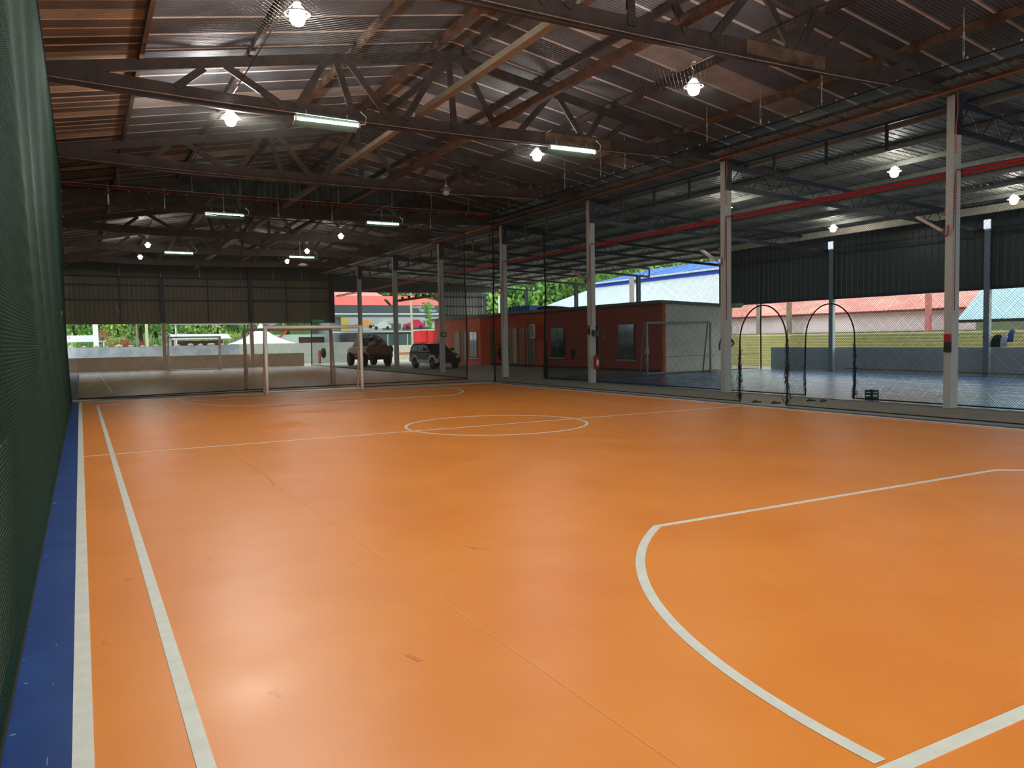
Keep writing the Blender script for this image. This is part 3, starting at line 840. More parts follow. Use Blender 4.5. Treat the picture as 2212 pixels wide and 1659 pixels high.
# far net
nF = thing('safety_net', 'net behind the far goal hung from a sagging red and white rope', 'net', (6.3, 24.7, 0))
net_mesh('net_panel', (-0.3, 24.7, 0.05), (1,0,0), (0,0,1), 13.15, 5.78, nF, M['netgreen2'], r=0.0015, bulge=lambda u, v: 0.03*np.sin(u*0.9+v))
MB().tube(saggy((-0.3, 24.7, 5.93), (12.86, 24.7, 5.88), 16, 0.06), 0.018, 6).build('top_rope', M['redwire'], nF)
MB().tube(saggy((-0.3, 24.7, 5.99), (12.86, 24.7, 5.92), 16, 0.03), 0.009, 5).build('steel_wire', M['galv'], nF)
MB().tube([(-0.3, 24.7, 0.04), (12.86, 24.7, 0.04)], 0.012, 5).build('bottom_rope', M['rope'], nF)
MB().tube([(-0.3, 24.66, 0.02), (0.25, 24.66, 0.02), (0.5, 24.5, 0.02)], 0.02, 5).build('loose_rope', M['ropepale'], nF)
clips(nF, [(x, 24.7, 5.84) for x in np.arange(0.4, 12.6, 0.5)], 0.02)
# left net
nL = thing('safety_net', 'dense green net wall running along the left edge of the orange court', 'net', (-0.3, 12, 0))
bL = lambda u, v: (0.045+0.03*np.sin(u*0.55+0.35*v+0.5)+0.008*np.sin(u*2.1+v*1.3))*np.sin(math.pi*np.clip(v/6, 0, 1))
net_mesh('net_panel', (-0.25, 24.7, 0.02), tuple(Vector((-0.085, -25.3, 0)).normalized()), (0,0,1), 25.3, 5.98, nL, M['netgreen'], r=0.0015, seg=0.3, bulge=lambda u, v: bL(24.7-u, v), sides=4)
MB().tube([(-0.335, -0.6, 6.0), (-0.25, 24.7, 6.0)], 0.014, 5).build('top_rope', M['rope'], nL)
MB().tube([(-0.335, -0.6, 0.02), (-0.292, 12, 0.02), (-0.25, 24.7, 0.02)], 0.012, 5).build('bottom_rope', M['rope'], nL)
clips(nL, [(-0.25-0.0034*(24.7-y), y, 6.0) for y in np.arange(4, 24.6, 0.45)], 0.014)
clips(nL, [(-0.24, 24.69, z) for z in np.arange(0.1, 5.8, 0.33)], 0.018)
# ceiling net
nC = thing('safety_net', 'thin horizontal net stretched across under the trusses of the near hall', 'net', (6.3, 12, 5.9))
net_mesh('net_panel', (-0.28, -0.6, 5.93), (1,0,0), (0,1,0), 13.14, 25.3, nC, mat('grey_green_twine', (92,92,88), 0.5), pitch=0.09, r=0.0009, seg=0.8, bulge=lambda u, v: -0.10*np.sin(math.pi*u/13.1)-0.03*np.abs(np.sin(math.pi*(v-3.75)/6.1)))
for y in (9.18, 15.22, 21.48):
    MB().tube(saggy((-0.3, y, 5.98), (12.86, y, 5.90), 12, 0.10), 0.007, 4).build('support_wire', M['galv'], nC)
# second court nets
n2 = thing('safety_net', 'dark net on the near side of the far court with a black foot rope', 'net', (6.5, 25.9, 0))
A = Vector((-0.1, 25.4, 0)); B = Vector((12.9, 27.0, 0)); U = (B-A).normalized()
net_mesh('net_panel', (A.x, A.y, 0.04), tuple(U), (0,0,1), (B-A).length, 5.5, n2, M['net'], seg=0.9, r=0.0015)
MB().tube([A+Vector((0,0,.03)), B+Vector((0,0,.03))], 0.016, 5).build('bottom_rope', M['rope'], n2)
MB().tube(saggy(A+Vector((0,0,5.56)), B+Vector((0,0,5.56)), 12, 0.05), 0.018, 5).build('top_rope', M['rope'], n2)
MB().tube([B+Vector((0,0,0)), B+Vector((.03,0,2)), B+Vector((-.02,0,4)), B+Vector((0,0,5.6))], 0.025, 6).build('corner_rope', M['rope'], n2)
clips(n2, [A.lerp(B, t)+Vector((0,0,5.56)) for t in np.arange(0.03, 1, 0.045)], 0.018)
n3 = thing('safety_net', 'net closing the yard side of the far court by the parked cars', 'net', (13.1, 39, 0))
A3 = Vector((12.9, 27.0, 0)); B3 = Vector((13.4, 51.8, 0)); U3 = (B3-A3).normalized()
net_mesh('net_panel', (A3.x, A3.y, 0.04), tuple(U3), (0,0,1), (B3-A3).length, 5.5, n3, M['net'], seg=1.2, r=0.0016, pitch=0.06)
MB().tube([A3+Vector((0,0,.05)), B3+Vector((0,0,.05))], 0.022, 5).build('bottom_rope', M['rope'], n3)
MB().tube([A3+Vector((0,0,5.56)), B3+Vector((0,0,5.56))], 0.018, 5).build('top_rope', M['rope'], n3)
MB().tube([B3, B3+Vector((.05,0,2.9))], 0.04, 5).build('corner_rope', M['rope'], n3)
n4 = thing('safety_net', 'net across the end of the far court in front of the olive cladding', 'net', (6.5, 51.4, 0))
net_mesh('net_panel', (-0.2, 51.4, 0.04), (1,0,0), (0,0,1), 13.5, 5.55, n4, M['net'], seg=1.2, r=0.0014, pitch=0.08)
MB().tube(saggy((-0.2, 51.4, 5.62), (13.4, 51.4, 5.62), 10, 0.06), 0.022, 5).build('top_rope', M['woodrust'], n4)
# blue court nets
n5 = thing('safety_net', 'dark net beside the white columns along the blue court with a second arch', 'net', (15.25, 12, 0))
def arch2(u, v):
    y = u-2.0; cy = 12.42; hw = 0.68
    top = 1.4+0.79*np.sqrt(np.maximum(0, 1-((y-cy)/hw)**2))
    return (np.abs(y-cy) < hw) & (v < top)
net_mesh('net_panel', (15.28, -2.0, 0.03), (0,1,0), (0,0,1), 27.1, 5.45, n5, M['net'], r=0.0021, hole=arch2, bulge=lambda u, v: 0.02*np.sin(u+v*0.7))
MB().tube([(15.28, -2, 0.03), (15.28, 11.7, 0.03)], 0.016, 5).build('bottom_rope', M['rope'], n5)
MB().tube([(15.28, 13.1, 0.03), (15.28, 25.1, 0.03)], 0.016, 5).build('bottom_rope', M['rope'], n5)
MB().tube([(15.28, -2, 0.62), (15.28, 12, 0.70)], 0.006, 4).build('middle_cord', M['rope'], n5)
MB().tube(archpts(15.28, 12.42, 0.68, 1.4, 2.19), 0.017, 5).build('arch_rope', M['rope'], n5)
MB().tube([(15.28, -2, 5.50), (15.28, 25.1, 5.50)], 0.016, 5).build('top_rope', M['rope'], n5)
tangle(n5, 15.28, 11.74, 1.3, 0.05); tangle(n5, 15.28, 13.12, 1.2, 0.04, 50)
clips(n5, [(15.28, y, 5.52) for y in np.arange(3, 25, 0.62)], 0.02)
MB().tube([(15.27, 25.1, 0.0), (15.30, 25.08, 0.6), (15.24, 25.12, 1.6), (15.30, 25.1, 3.2), (15.26, 25.1, 5.5)], [0.07, 0.05, 0.035, 0.03, 0.03], 6).build('corner_rope', M['rope'], n5)
tangle(n5, 15.22, 25.1, 1.2, 0.10, 110, 0.005)
n6 = thing('safety_net', 'net across the far end of the blue court in front of the office', 'net', (21, 25.1, 0))
net_mesh('net_panel', (15.3, 25.1, 0.03), (1,0,0), (0,0,1), 11.0, 4.7, n6, M['net'], seg=0.9, r=0.0015, pitch=0.055)
MB().tube([(15.3, 25.1, 0.03), (26.3, 25.1, 0.03)], 0.014, 5).build('bottom_rope', M['rope'], n6)
MB().tube([(15.3, 25.1, 0.70), (26.3, 25.1, 0.66)], 0.007, 4).build('middle_cord', M['rope'], n6)
MB().tube([(26.22, 24.9, 0.0), (26.2, 24.9, 2.0), (26.25, 24.9, 4.75)], 0.032, 5).build('corner_rope', M['rope'], n6)

# hanging cords with turnbuckles
def make_cord():
    t = thing('turnbuckle_line', '', 'cord', (0,0,0))
    MB().tube([(0.0,0,0.50),(0.012,0.0,0.42),(-0.008,0,0.34),(0,0,0.26)], 0.008, 5).build('wire', M['galv'], t)
    MB().tube([(0.0,0,0.44),(0.03,0.01,0.36),(0.0,0,0.30)], 0.005, 4).build('loose_end', M['galv'], t)
    mb = MB(); mb.tube([(0.014,0,0.24),(0.016,0,0.06)], 0.005, 4); mb.tube([(-0.014,0,0.24),(-0.016,0,0.06)], 0.005, 4)
    mb.lathe([(0.008,0.22),(0.018,0.23),(0.018,0.26),(0.008,0.27)], (0,0,0), 8); mb.lathe([(0.008,0.03),(0.018,0.04),(0.018,0.07),(0.008,0.08)], (0,0,0), 8)
    mb.rod((0,0,0.0),(0,0,0.05), 0.006, 4)
    mb.build('turnbuckle', M['galv'], t)
    return t
cd = make_cord(); fc = True
def cord(x, y, z, label, group, s=1.0):
    global fc
    o = cd if fc else copy_tree(cd); fc = False
    o.location = (x, y, z); o.scale = (1, 1, s); o.rotation_euler = (0, 0, random.uniform(0, 3)); tag(o, label, 'cord', group)
for i, y in enumerate((7.86, 10.66, 12.23, 13.85, 16.96, 18.06, 19.9, 21.9, 23.4)):
    cord(12.86, y, 5.94, '%s pale turnbuckle cord from the viewer above the net with the arched doorway' % ORD[i], 'cords above the right net', (RZ(12.86)-0.02-5.94)/0.5)
for i, x in enumerate((1.15, 3.06, 4.4, 5.9, 7.4, 9.2, 10.6, 12.0)):
    cord(x, 24.7, 5.93, '%s pale cord along the red rope counted from the net wall' % ORD[i], 'cords above the far goal net', 1.0)
for i, x in enumerate((0.9, 2.4, 4.1, 5.8, 7.6, 9.4, 11.3)):
    cord(x, 25.48+x*0.085, 5.55, '%s short cord over the near net of the far court counted from the net wall' % ORD[i], 'cords above the far court net', 1.3)
for i, x in enumerate((2.2, 4.4, 6.6, 9.0, 11.0, 12.8)):
    cord(x, 51.4, 5.58, '%s tiny cord along the end wall counted from the net wall' % ORD[i], 'cords at the end wall', 1.2)

# blue eave rail with hangers on the annex
br = thing('hanger_rail', 'thin navy rail with short hangers between the white columns under the side roof', 'rail', (15.3, 15, 5.9))
MB().box(15.27, 15.33, -6, 51, 5.93, 5.98).build('rail', M['navy'], br)
k = 0
for y in np.arange(4.8, 51, 1.55):
    if min(abs(y-c) for c in YC) > 0.3: MB().box(15.27, 15.33, y-0.025, y+0.025, 5.40, 5.94).build('hanger', M['navy'], br)
# red flags tied to the nets
fl = thing('red_ribbon', 'small red ribbon tied to the net just left of the tall nearest column', 'ribbon', (15.2, 9.8, 3.85))
MB().add([(15.22, 9.55, 4.12), (15.22, 9.62, 3.80), (15.22, 9.70, 3.82), (15.23, 9.55, 4.12), (15.23, 9.62, 3.80), (15.23, 9.70, 3.82)], [(0,1,2),(5,4,3),(0,3,4,1),(1,4,5,2),(2,5,3,0)]).build('tail', M['red'], fl)
tag(MB().box(-0.236, -0.228, 14.4, 14.75, 2.02, 2.08).build('red_ribbon', M['red']), 'small red ribbon caught on the green net wall', 'ribbon')
tag(MB().beam((0.95, 24.66, 2.62), (1.0, 24.66, 2.42), 0.03, 0.01).build('red_ribbon', M['red']), 'tiny red ribbon on the net in front of the olive cladding', 'ribbon')

# ------------------------------------------------------------------ goals
def goal(name, loc, w, h, depth, m, label, r=0.045, rb=0.028, tip=0.0, back=1):
    x, y, z = loc; t = thing(name, label, 'goal', (x+w/2, y, 0), 'small football goals')
    MB().rod((x, y, 0), (x-0.03*0, y, h), r, 12).build('post', m, t, True)
    MB().rod((x+w, y, 0), (x+w, y, h), r, 12).build('post', m, t, True)
    MB().rod((x-r, y, h), (x+w+r, y, h), r, 12).build('crossbar', m, t, True)
    s = back
    mb = MB(); mb.tube([(x, y, h), (x, y+s*depth*0.35, h-0.02), (x, y+s*depth, 0.03)], rb, 8); mb.build('back_post', m, t, True)
    mb = MB(); mb.tube([(x+w, y, h), (x+w, y+s*depth*0.35, h-0.02), (x+w, y+s*depth, 0.03)], rb, 8); mb.build('back_post', m, t, True)
    mb = MB(); mb.rod((x, y+s*depth*0.35, h-0.02), (x+w, y+s*depth*0.35, h-0.02), rb, 8); mb.build('top_rail', m, t, True)
    mb = MB(); mb.tube([(x, y, 0.03), (x, y+s*depth, 0.03), (x+w, y+s*depth, 0.03), (x+w, y, 0.03)], rb, 8); mb.build('ground_frame', m, t, True)
    return t
goal('football_goal', (4.83, 23.9, 0), 2.92, 1.98, 0.45, M['goalwhite'], 'white goal standing at the far end of the orange court', 0.05, 0.03)
goal('football_goal', (4.78, 27.05, 0), 2.9, 1.97, 0.7, M['goalgrey'], 'tan worn goal right behind the white goal, beyond the net', 0.045, 0.03, back=-0.6)
goal('football_goal', (4.5, 49.5, 0), 2.85, 1.95, 0.8, M['goalwhite'], 'distant goal against the low tan end wall', 0.05, 0.035)
g4 = goal('football_goal', (19.5, 24.4, 0), 3.3, 2.05, 0.45, mat('grey_goal_enamel', (170,178,172), 0.4), 'grey goal on the blue court in front of the orange office corner', 0.045, 0.03)

# ------------------------------------------------------------------ office
FX = 21.5; OY0 = 25.85
of = thing('office_building', 'low orange office block with grey roof edge and white end wall', 'building', (23.7, 36, 0))
MB().box(FX, FX+0.15, OY0, 41.85, 0, 2.93).build('front_wall', M['redwall'], of)
MB().box(20.85, 21.0, 41.8, 48.5, 0, 2.85).build('jutting_wall', M['orangewall'], of)
MB().box(20.85, 21.65, 41.70, 41.82, 0, 2.85).build('jutting_side', M['orangewall'], of)
MB().box(FX+0.02, 25.4, OY0-0.02, OY0+0.15, 0, 2.90).build('end_wall', M['whitewall'], of)
MB().box(FX-0.03, FX+0.12, OY0-0.05, OY0+0.10, 0, 2.90).build('corner_pilaster', M['orangewall'], of)
MB().box(25.3, 25.45, OY0, 48.5, 0, 2.9).build('back_wall', M['whitewall'], of)
b = MB(); b.add([(FX-0.35,OY0-0.3,2.90),(25.7,OY0-0.3,2.72),(25.7,48.7,2.72),(FX-0.35,48.7,2.90),(FX-0.35,OY0-0.3,3.02),(25.7,OY0-0.3,2.84),(25.7,48.7,2.84),(FX-0.35,48.7,3.02)],[(0,3,2,1),(4,5,6,7),(0,1,5,4),(1,2,6,5),(2,3,7,6),(3,0,4,7)])
b.build('roof', M['greyroof'], of)
MB().box(20.7, 21.3, 41.6, 48.7, 2.83, 2.95).build('porch_roof', M['greyroof'], of)
MB().rod((FX-0.04, 27.0, 2.62), (FX-0.04, 41.6, 2.60), 0.02).build('wall_pipe', M['orangewall'], of)
MB().box(FX-0.02, FX, 26.0, 41.7, 0, 0.10).build('skirting', M['maroon'], of)
for y in (37.3, 40.9): MB().rod((FX-0.04, y, 2.6), (FX-0.04, y, 1.35), 0.02).build('drop_pipe', M['orangewall'], of)
def window(y0, y1, z0, z1, X):
    t = MB().box(X-0.03, X+0.01, y0, y1, z0, z1).build('window', M['black'], of)
    ym = (y0+y1)/2
    MB().box(X-0.045, X-0.03, y0+0.04, ym-0.03, z0+0.05, z1-0.04).build('pane', M['glass'], t)
    MB().box(X-0.045, X-0.03, ym+0.03, y1-0.04, z0+0.05, z1-0.04).build('pane', M['glass'], t)
    MB().box(X-0.05, X-0.03, ym-0.03, ym+0.0, z0, z1).build('mullion', M['white'], t)
    MB().box(X-0.10, X, y0-0.05, y1+0.05, z0-0.07, z0).build('sill', M['white'], t)
window(33.45, 34.75, 0.52, 2.08, FX); window(27.72, 28.95, 0.50, 2.12, FX); window(42.1, 43.1, 0.42, 2.02, 20.85)
def door(y0, y1, z1, X, m, m2=None, split=0.5):
    t = MB().box(X-0.03, X+0.01, y0, y1, 0.12, z1).build('door', m, of)
    if m2:
        ym = y0+(y1-y0)*split
        MB().box(X-0.04, X-0.03, y0+0.05, ym, 0.15, z1-0.05).build('inner_leaf', m2, t)
    MB().box(X-0.045, X-0.03, y0-0.05, y0, 0.10, z1+0.04).build('jamb', M['doorpale'], t)
    MB().box(X-0.045, X-0.03, y1, y1+0.05, 0.10, z1+0.04).build('jamb', M['doorpale'], t)
    MB().box(X-0.045, X-0.03, y0-0.05, y1+0.05, z1, z1+0.05).build('lintel', M['doorpale'], t)
    MB().lathe([(0,-.02),(.03,-.01),(.03,.01),(0,.02)], (X-0.06, y0+0.3*(y1-y0), 1.05), 8, 'x').build('knob', M['black'], t)
door(36.45, 37.2, 2.06, FX, M['doorgreen']); door(37.58, 37.9, 2.08, FX, M['doorbrown']); door(38.4, 39.15, 2.10, FX, M['doorbrown'], M['doorpale'], 0.55)
door(41.2, 41.68, 2.08, FX, M['doorgreen']); door(30.45, 31.35, 2.08, FX, mat('dark_doorway', (20,24,20), 0.8)); door(43.5, 44.15, 2.0, 20.85, M['doorbrown'], M['doorpale'], 0.6); door(44.6, 45.3, 1.98, 20.85, M['doorpale'])
# apple decal
t = thing('apple_decal', 'round dark maroon apple shape painted low on the orange wall', 'sign', (FX-0.02, 40.0, 0.2))
pts = []
for i in range(40):
    a = 2*math.pi*i/40; rr = 0.80*(1-0.10*math.exp(-((a-math.pi/2)/0.25)**2))
    pts.append((40.0+rr*math.cos(a), 0.68+0.50*math.sin(a)*(1-0.10*math.exp(-((a-math.pi/2)/0.3)**2))))
MB().prism(pts, 'x', FX-0.02, FX).build('apple_body', M['maroon'], t)
MB().prism([(40.35,1.18),(40.55,1.26),(40.8,1.22),(40.6,1.16)], 'x', FX-0.02, FX).build('leaf', M['maroon'], t)
# notice box
t = thing('notice_box', 'grey notice box with a poster jutting from the orange wall', 'sign', (21.3, 36.0, 1.5))
MB().box(21.12, FX, 35.75, 36.3, 1.50, 2.28).build('housing', M['redwall'], t)
MB().box(21.10, 21.12, 35.78, 36.27, 1.52, 2.26).build('poster_frame', M['signwhite'], t)
MB().box(21.09, 21.10, 35.86, 36.2, 1.58, 2.2).build('poster', mat('poster_print', (60,60,70), 0.5, c2=(190,190,195), scale=7), t)
# small wall things
tag(MB().lathe([(0,0),(0.08,0.02),(0.09,0.08),(0.03,0.12),(0,0.12)], (FX-0.12, 26.6, 2.05), 12).build('security_camera', M['black']), 'dark dome camera on the red wall near the white corner', 'camera')
tag(MB().lathe([(0,0),(0.05,0.02),(0.05,0.1),(0,0.12)], (FX-0.08, 30.0, 1.50), 10).build('wall_lamp', M['doorpale']), 'little pale wall light beside the dark doorway', 'lamp')
tag(MB().box(FX-0.012, FX-0.002, 26.75, 27.05, 0.75, 1.05).build('paper_notice', M['signwhite']), 'upper white paper notice taped low on the red wall', 'paper')
tag(MB().box(FX-0.012, FX-0.002, 26.8, 27.02, 0.35, 0.60).build('paper_notice', M['signwhite']), 'lower white paper notice taped under the other on the red wall', 'paper')
def sandal(x, y, rz, label, group):
    t = thing('sandal', label, 'footwear', (x, y, 0), group)
    t.scale = (.8, .8, .8)
    pts = [(-.04,-.13),(.0,-.145),(.04,-.13),(.045,-.03),(.055,.08),(.03,.14),(-.02,.14),(-.05,.07),(-.04,-.03)]
    MB().prism([(x+a, y+c) for a, c in pts], 'z', -0.01, 0.02).build('sole', M['black'], t)
    MB().tube([(x-.05, y+.0, 0.02), (x-.03, y+.05, 0.06), (x, y+.09, 0.03), (x+.035, y+.05, 0.06), (x+.055, y, 0.02)], 0.008).build('strap', M['rubber'], t)
    t.rotation_euler = (0, 0, rz)
sandal(13.22, 12.68, 1.1, 'left hand black sandal in the arched doorway', 'sandals in the arched doorway')
sandal(13.32, 12.22, 1.3, 'lone black sandal nearer the right rope of the arched doorway', 'sandals in the arched doorway')
sandal(14.35, 12.15, 1.4, 'black sandal in the heap before the second net arch', 'sandals before the second arch')
sandal(14.45, 11.9, 1.8, 'black flat sandal at the end of the heap before the second arch', 'sandals before the second arch')
sandal(21.1, 37.0, 0.9, 'dark shoe on the step left of the olive door', 'shoes by the olive door'); sandal(21.05, 36.2, 0.9, 'dark shoe on the step right of the olive door', 'shoes by the olive door')
# basket by second arch
t = thing('plastic_crate', 'dark green crate on the floor at the foot of the second arch', 'crate', (15.9, 11.75, 0))
mb = MB()
for z in (0.0, 0.08, 0.15): 
    mb.box(15.72, 15.94, 11.6, 11.62, z, z+0.045); mb.box(15.72, 15.94, 11.78, 11.8, z, z+0.045); mb.box(15.72, 15.74, 11.6, 11.8, z, z+0.045); mb.box(15.92, 15.94, 11.6, 11.8, z, z+0.045)
for x, y in ((15.72,11.6),(15.92,11.6),(15.72,11.78),(15.92,11.78)): mb.box(x, x+0.02, y, y+0.02, 0, 0.2)
mb.box(15.72, 15.94, 11.6, 11.8, 0, 0.015)
mb.build('slatted_body', mat('dark_green_plastic', (24,66,56), 0.5), t)

# exit signs
def text_obj(s, size, m, parent, loc, rot, name='lettering', extrude=0.004, align='CENTER'):
    cu = bpy.data.curves.new(name, 'FONT'); cu.body = s; cu.size = size; cu.extrude = extrude; cu.align_x = align; cu.align_y = 'CENTER'
    o = bpy.data.objects.new(name, cu); col.objects.link(o)
    dg = bpy.context.evaluated_depsgraph_get(); me = bpy.data.meshes.new_from_object(o.evaluated_get(dg))
    bpy.data.objects.remove(o); o = bpy.data.objects.new(name, me); col.objects.link(o)
    me.materials.clear(); me.materials.append(m)
    o.parent = parent; o.location = Vector(loc)-wloc(parent); o.rotation_euler = rot
    return o
t = thing('exit_sign', 'green exit sign under the dark cladding beside the white office wall', 'sign', (26.25, 26.3, 2.8))
MB().box(26.22, 26.27, 26.0, 26.7, 2.78, 2.95).build('panel', M['green'], t)
text_obj('KELUAR', 0.16, M['signwhite'], t, (26.215, 26.35, 2.865), (R(90), 0, R(-90)))
t = thing('exit_sign', 'green exit sign on the olive cladding above the far goals', 'sign', (13.85, 51.8, 2.85))
MB().box(13.5, 14.3, 51.78, 51.83, 2.84, 3.02).build('panel', M['green'], t)
text_obj('KELUAR', 0.18, M['signwhite'], t, (13.9, 51.775, 2.93), (R(90), 0, 0))

# blue tank and sheets on the office roof
t = thing('water_tank', 'blue ribbed water tank on the office roof', 'tank', (23, 40.2, 3.0))
MB().box(22.6, 23.5, 38.9, 41.6, 2.94, 3.42).build('shell', mat('tank_blue', (50,120,220), 0.5), t)
mb = MB()
for y in np.arange(38.9, 41.7, 0.38): mb.box(22.56, 22.6, y-0.05, y+0.05, 2.98, 3.45)
mb.build('rib', mat('tank_dark_blue', (24,60,140), 0.5), t)
t = thing('roof_sheet_pile', 'dark bent zinc sheets lying on the office roof', 'sheet', (21.9, 34.5, 3.0))
mb = MB()
for k in range(4):
    x0 = 21.25+0.12*k; y0 = 33.6+0.3*k; z = 3.02+0.035*k
    mb.add([(x0,y0,z),(x0+.8,y0,z),(x0+.8,y0+1.0,z+.10),(x0,y0+1.0,z+.12),(x0+.8,y0+2.0,z+.02),(x0,y0+2.0,z+.02),
            (x0,y0,z-.02),(x0+.8,y0,z-.02),(x0+.8,y0+1.0,z+.08),(x0,y0+1.0,z+.10),(x0+.8,y0+2.0,z),(x0,y0+2.0,z)],
           [(0,1,2,3),(3,2,4,5),(7,6,9,8),(8,9,11,10),(0,6,7,1),(5,4,10,11),(1,7,8,2),(2,8,10,4),(0,3,9,6),(3,5,11,9)])
mb.build('bent_sheet', mat('dull_zinc', (92,92,90), 0.7, var=0.2), t)

# ------------------------------------------------------------------ person
def skin_obj(name, pts, edges, rad, m, parent, sub=2, root=0):
    me = bpy.data.meshes.new(name); o0 = wloc(parent)
    me.from_pydata([tuple(Vector(p)-o0) for p in pts], edges, [])
    o = bpy.data.objects.new(name, me); col.objects.link(o); o.parent = parent
    md = o.modifiers.new('skin', 'SKIN')
    for i, v in enumerate(me.skin_vertices[0].data):
        r = rad[i]; v.radius = r if isinstance(r, tuple) else (r, r); v.use_root = (i == root)
    s = o.modifiers.new('sub', 'SUBSURF'); s.levels = sub; s.render_levels = sub
    me.materials.append(m)
    return o
px, py = 23.78, 24.52
pn = thing('person', 'person in a dark top standing behind the second white column', 'person', (px, py, 0))
lx, ly = 0.876, -0.48      # screen-right direction on the ground
def pp(a, z, f=0.0): return (px+a*lx+f*0.48, py+a*ly+f*0.876, z)
mskin = mat('skin', (120,78,58), 0.6); mshirt = mat('dark_shirt', (46,32,30), 0.8); mtrou = mat('dark_trousers', (26,22,26), 0.85); mhair = mat('black_hair', (14,12,12), 0.7)
pts = [pp(0,.90), pp(0,1.10), pp(0,1.32), pp(0,1.42), pp(0,1.50,-.01), pp(0,1.60,-.02), pp(.17,1.37), pp(.34,1.16,-.02), pp(.15,1.0,-.12), pp(-.17,1.37), pp(-.28,1.10), pp(-.27,.86,-.05),
       pp(.09,.86), pp(.10,.47,-.01), pp(.10,.09,.03), pp(.11,.04,-.10), pp(-.09,.86), pp(-.12,.47), pp(-.15,.09,.03), pp(-.17,.04,-.10)]
ed = [(0,1),(1,2),(2,3),(3,4),(4,5),(2,6),(6,7),(7,8),(2,9),(9,10),(10,11),(0,12),(12,13),(13,14),(14,15),(0,16),(16,17),(17,18),(18,19)]
rad = [.13,.12,.14,.055,.085,.095,.055,.042,.032,.055,.042,.032,.085,.06,.042,.035,.085,.06,.042,.035]
skin_obj('body', pts, ed, rad, mskin, pn)
skin_obj('shirt', [pp(0,.92), pp(0,1.10), pp(0,1.33), pp(.17,1.37), pp(.31,1.20,-.01), pp(-.17,1.37), pp(-.24,1.15)], [(0,1),(1,2),(2,3),(3,4),(2,5),(5,6)], [.15,.145,.165,.075,.065,.075,.065], mshirt, pn)
skin_obj('trousers', [pp(0,.93), pp(.09,.84), pp(.10,.47,-.01), pp(.10,.12,.02), pp(-.09,.84), pp(-.12,.47), pp(-.15,.12,.02)], [(0,1),(1,2),(2,3),(0,4),(4,5),(5,6)], [.14,.10,.075,.06,.10,.075,.06], mtrou, pn)
mb = MB(); c = pp(0,1.57,.0)
mb.lathe([(0.10,-0.04),(0.112,0.02),(0.10,0.08),(0.06,0.12),(0.0,0.13)], c, 16); mb.build('hair', mhair, pn, True)
mb = MB(); c = pp(0,1.545,-.105); mb.tube([c, (c[0]-.01, c[1]-.02, c[2]-.03)], [.008,.016], 6); mb.build('nose', mskin, pn, True)

# ------------------------------------------------------------------ vehicles
def loft(mb, st, close=True):
    n = len(st[0]); vs = [p for ring in st for p in ring]; fs = []
    for i in range(len(st)-1):
        for k in range(n): fs.append((i*n+k, i*n+(k+1) % n, (i+1)*n+(k+1) % n, (i+1)*n+k))
    fs.append(tuple(range(n))[::-1]); fs.append(tuple((len(st)-1)*n+k for k in range(n)))
    mb.add(vs, fs)
def car_ring(x, zb, zm, zt, wb, wm, wt):
    return [(x,-wb,zb),(x,-wm,zb+0.12),(x,-wm,zm),(x,-wt,zt),(x,-wt*0.6,zt+0.02),(x,wt*0.6,zt+0.02),(x,wt,zt),(x,wm,zm),(x,wm,zb+0.12),(x,wb,zb)]
def wheel(parent, x, y, r, w, mhub):
    t = MB().lathe([(r*0.55,-w/2),(r*0.9,-w/2),(r,-w*0.35),(r,w*0.35),(r*0.9,w/2),(r*0.55,w/2)], (x, y, r), 24, 'y').build('wheel', M['rubber'], parent, True)
    s = -1 if y < 0 else 1
    mb = MB().lathe([(0,-w*0.3),(r*0.55,-w*0.42),(r*0.56,w*0.42),(0,w*0.3)], (x, y, r), 16, 'y')
    for k in range(5):
        a = 2*math.pi*k/5; mb.beam((x, y+s*w*0.44, r), (x+r*0.52*math.cos(a), y+s*w*0.44, r+r*0.52*math.sin(a)), 0.05, 0.03, (0,1,0))
    mb.build('hub', mhub, t)
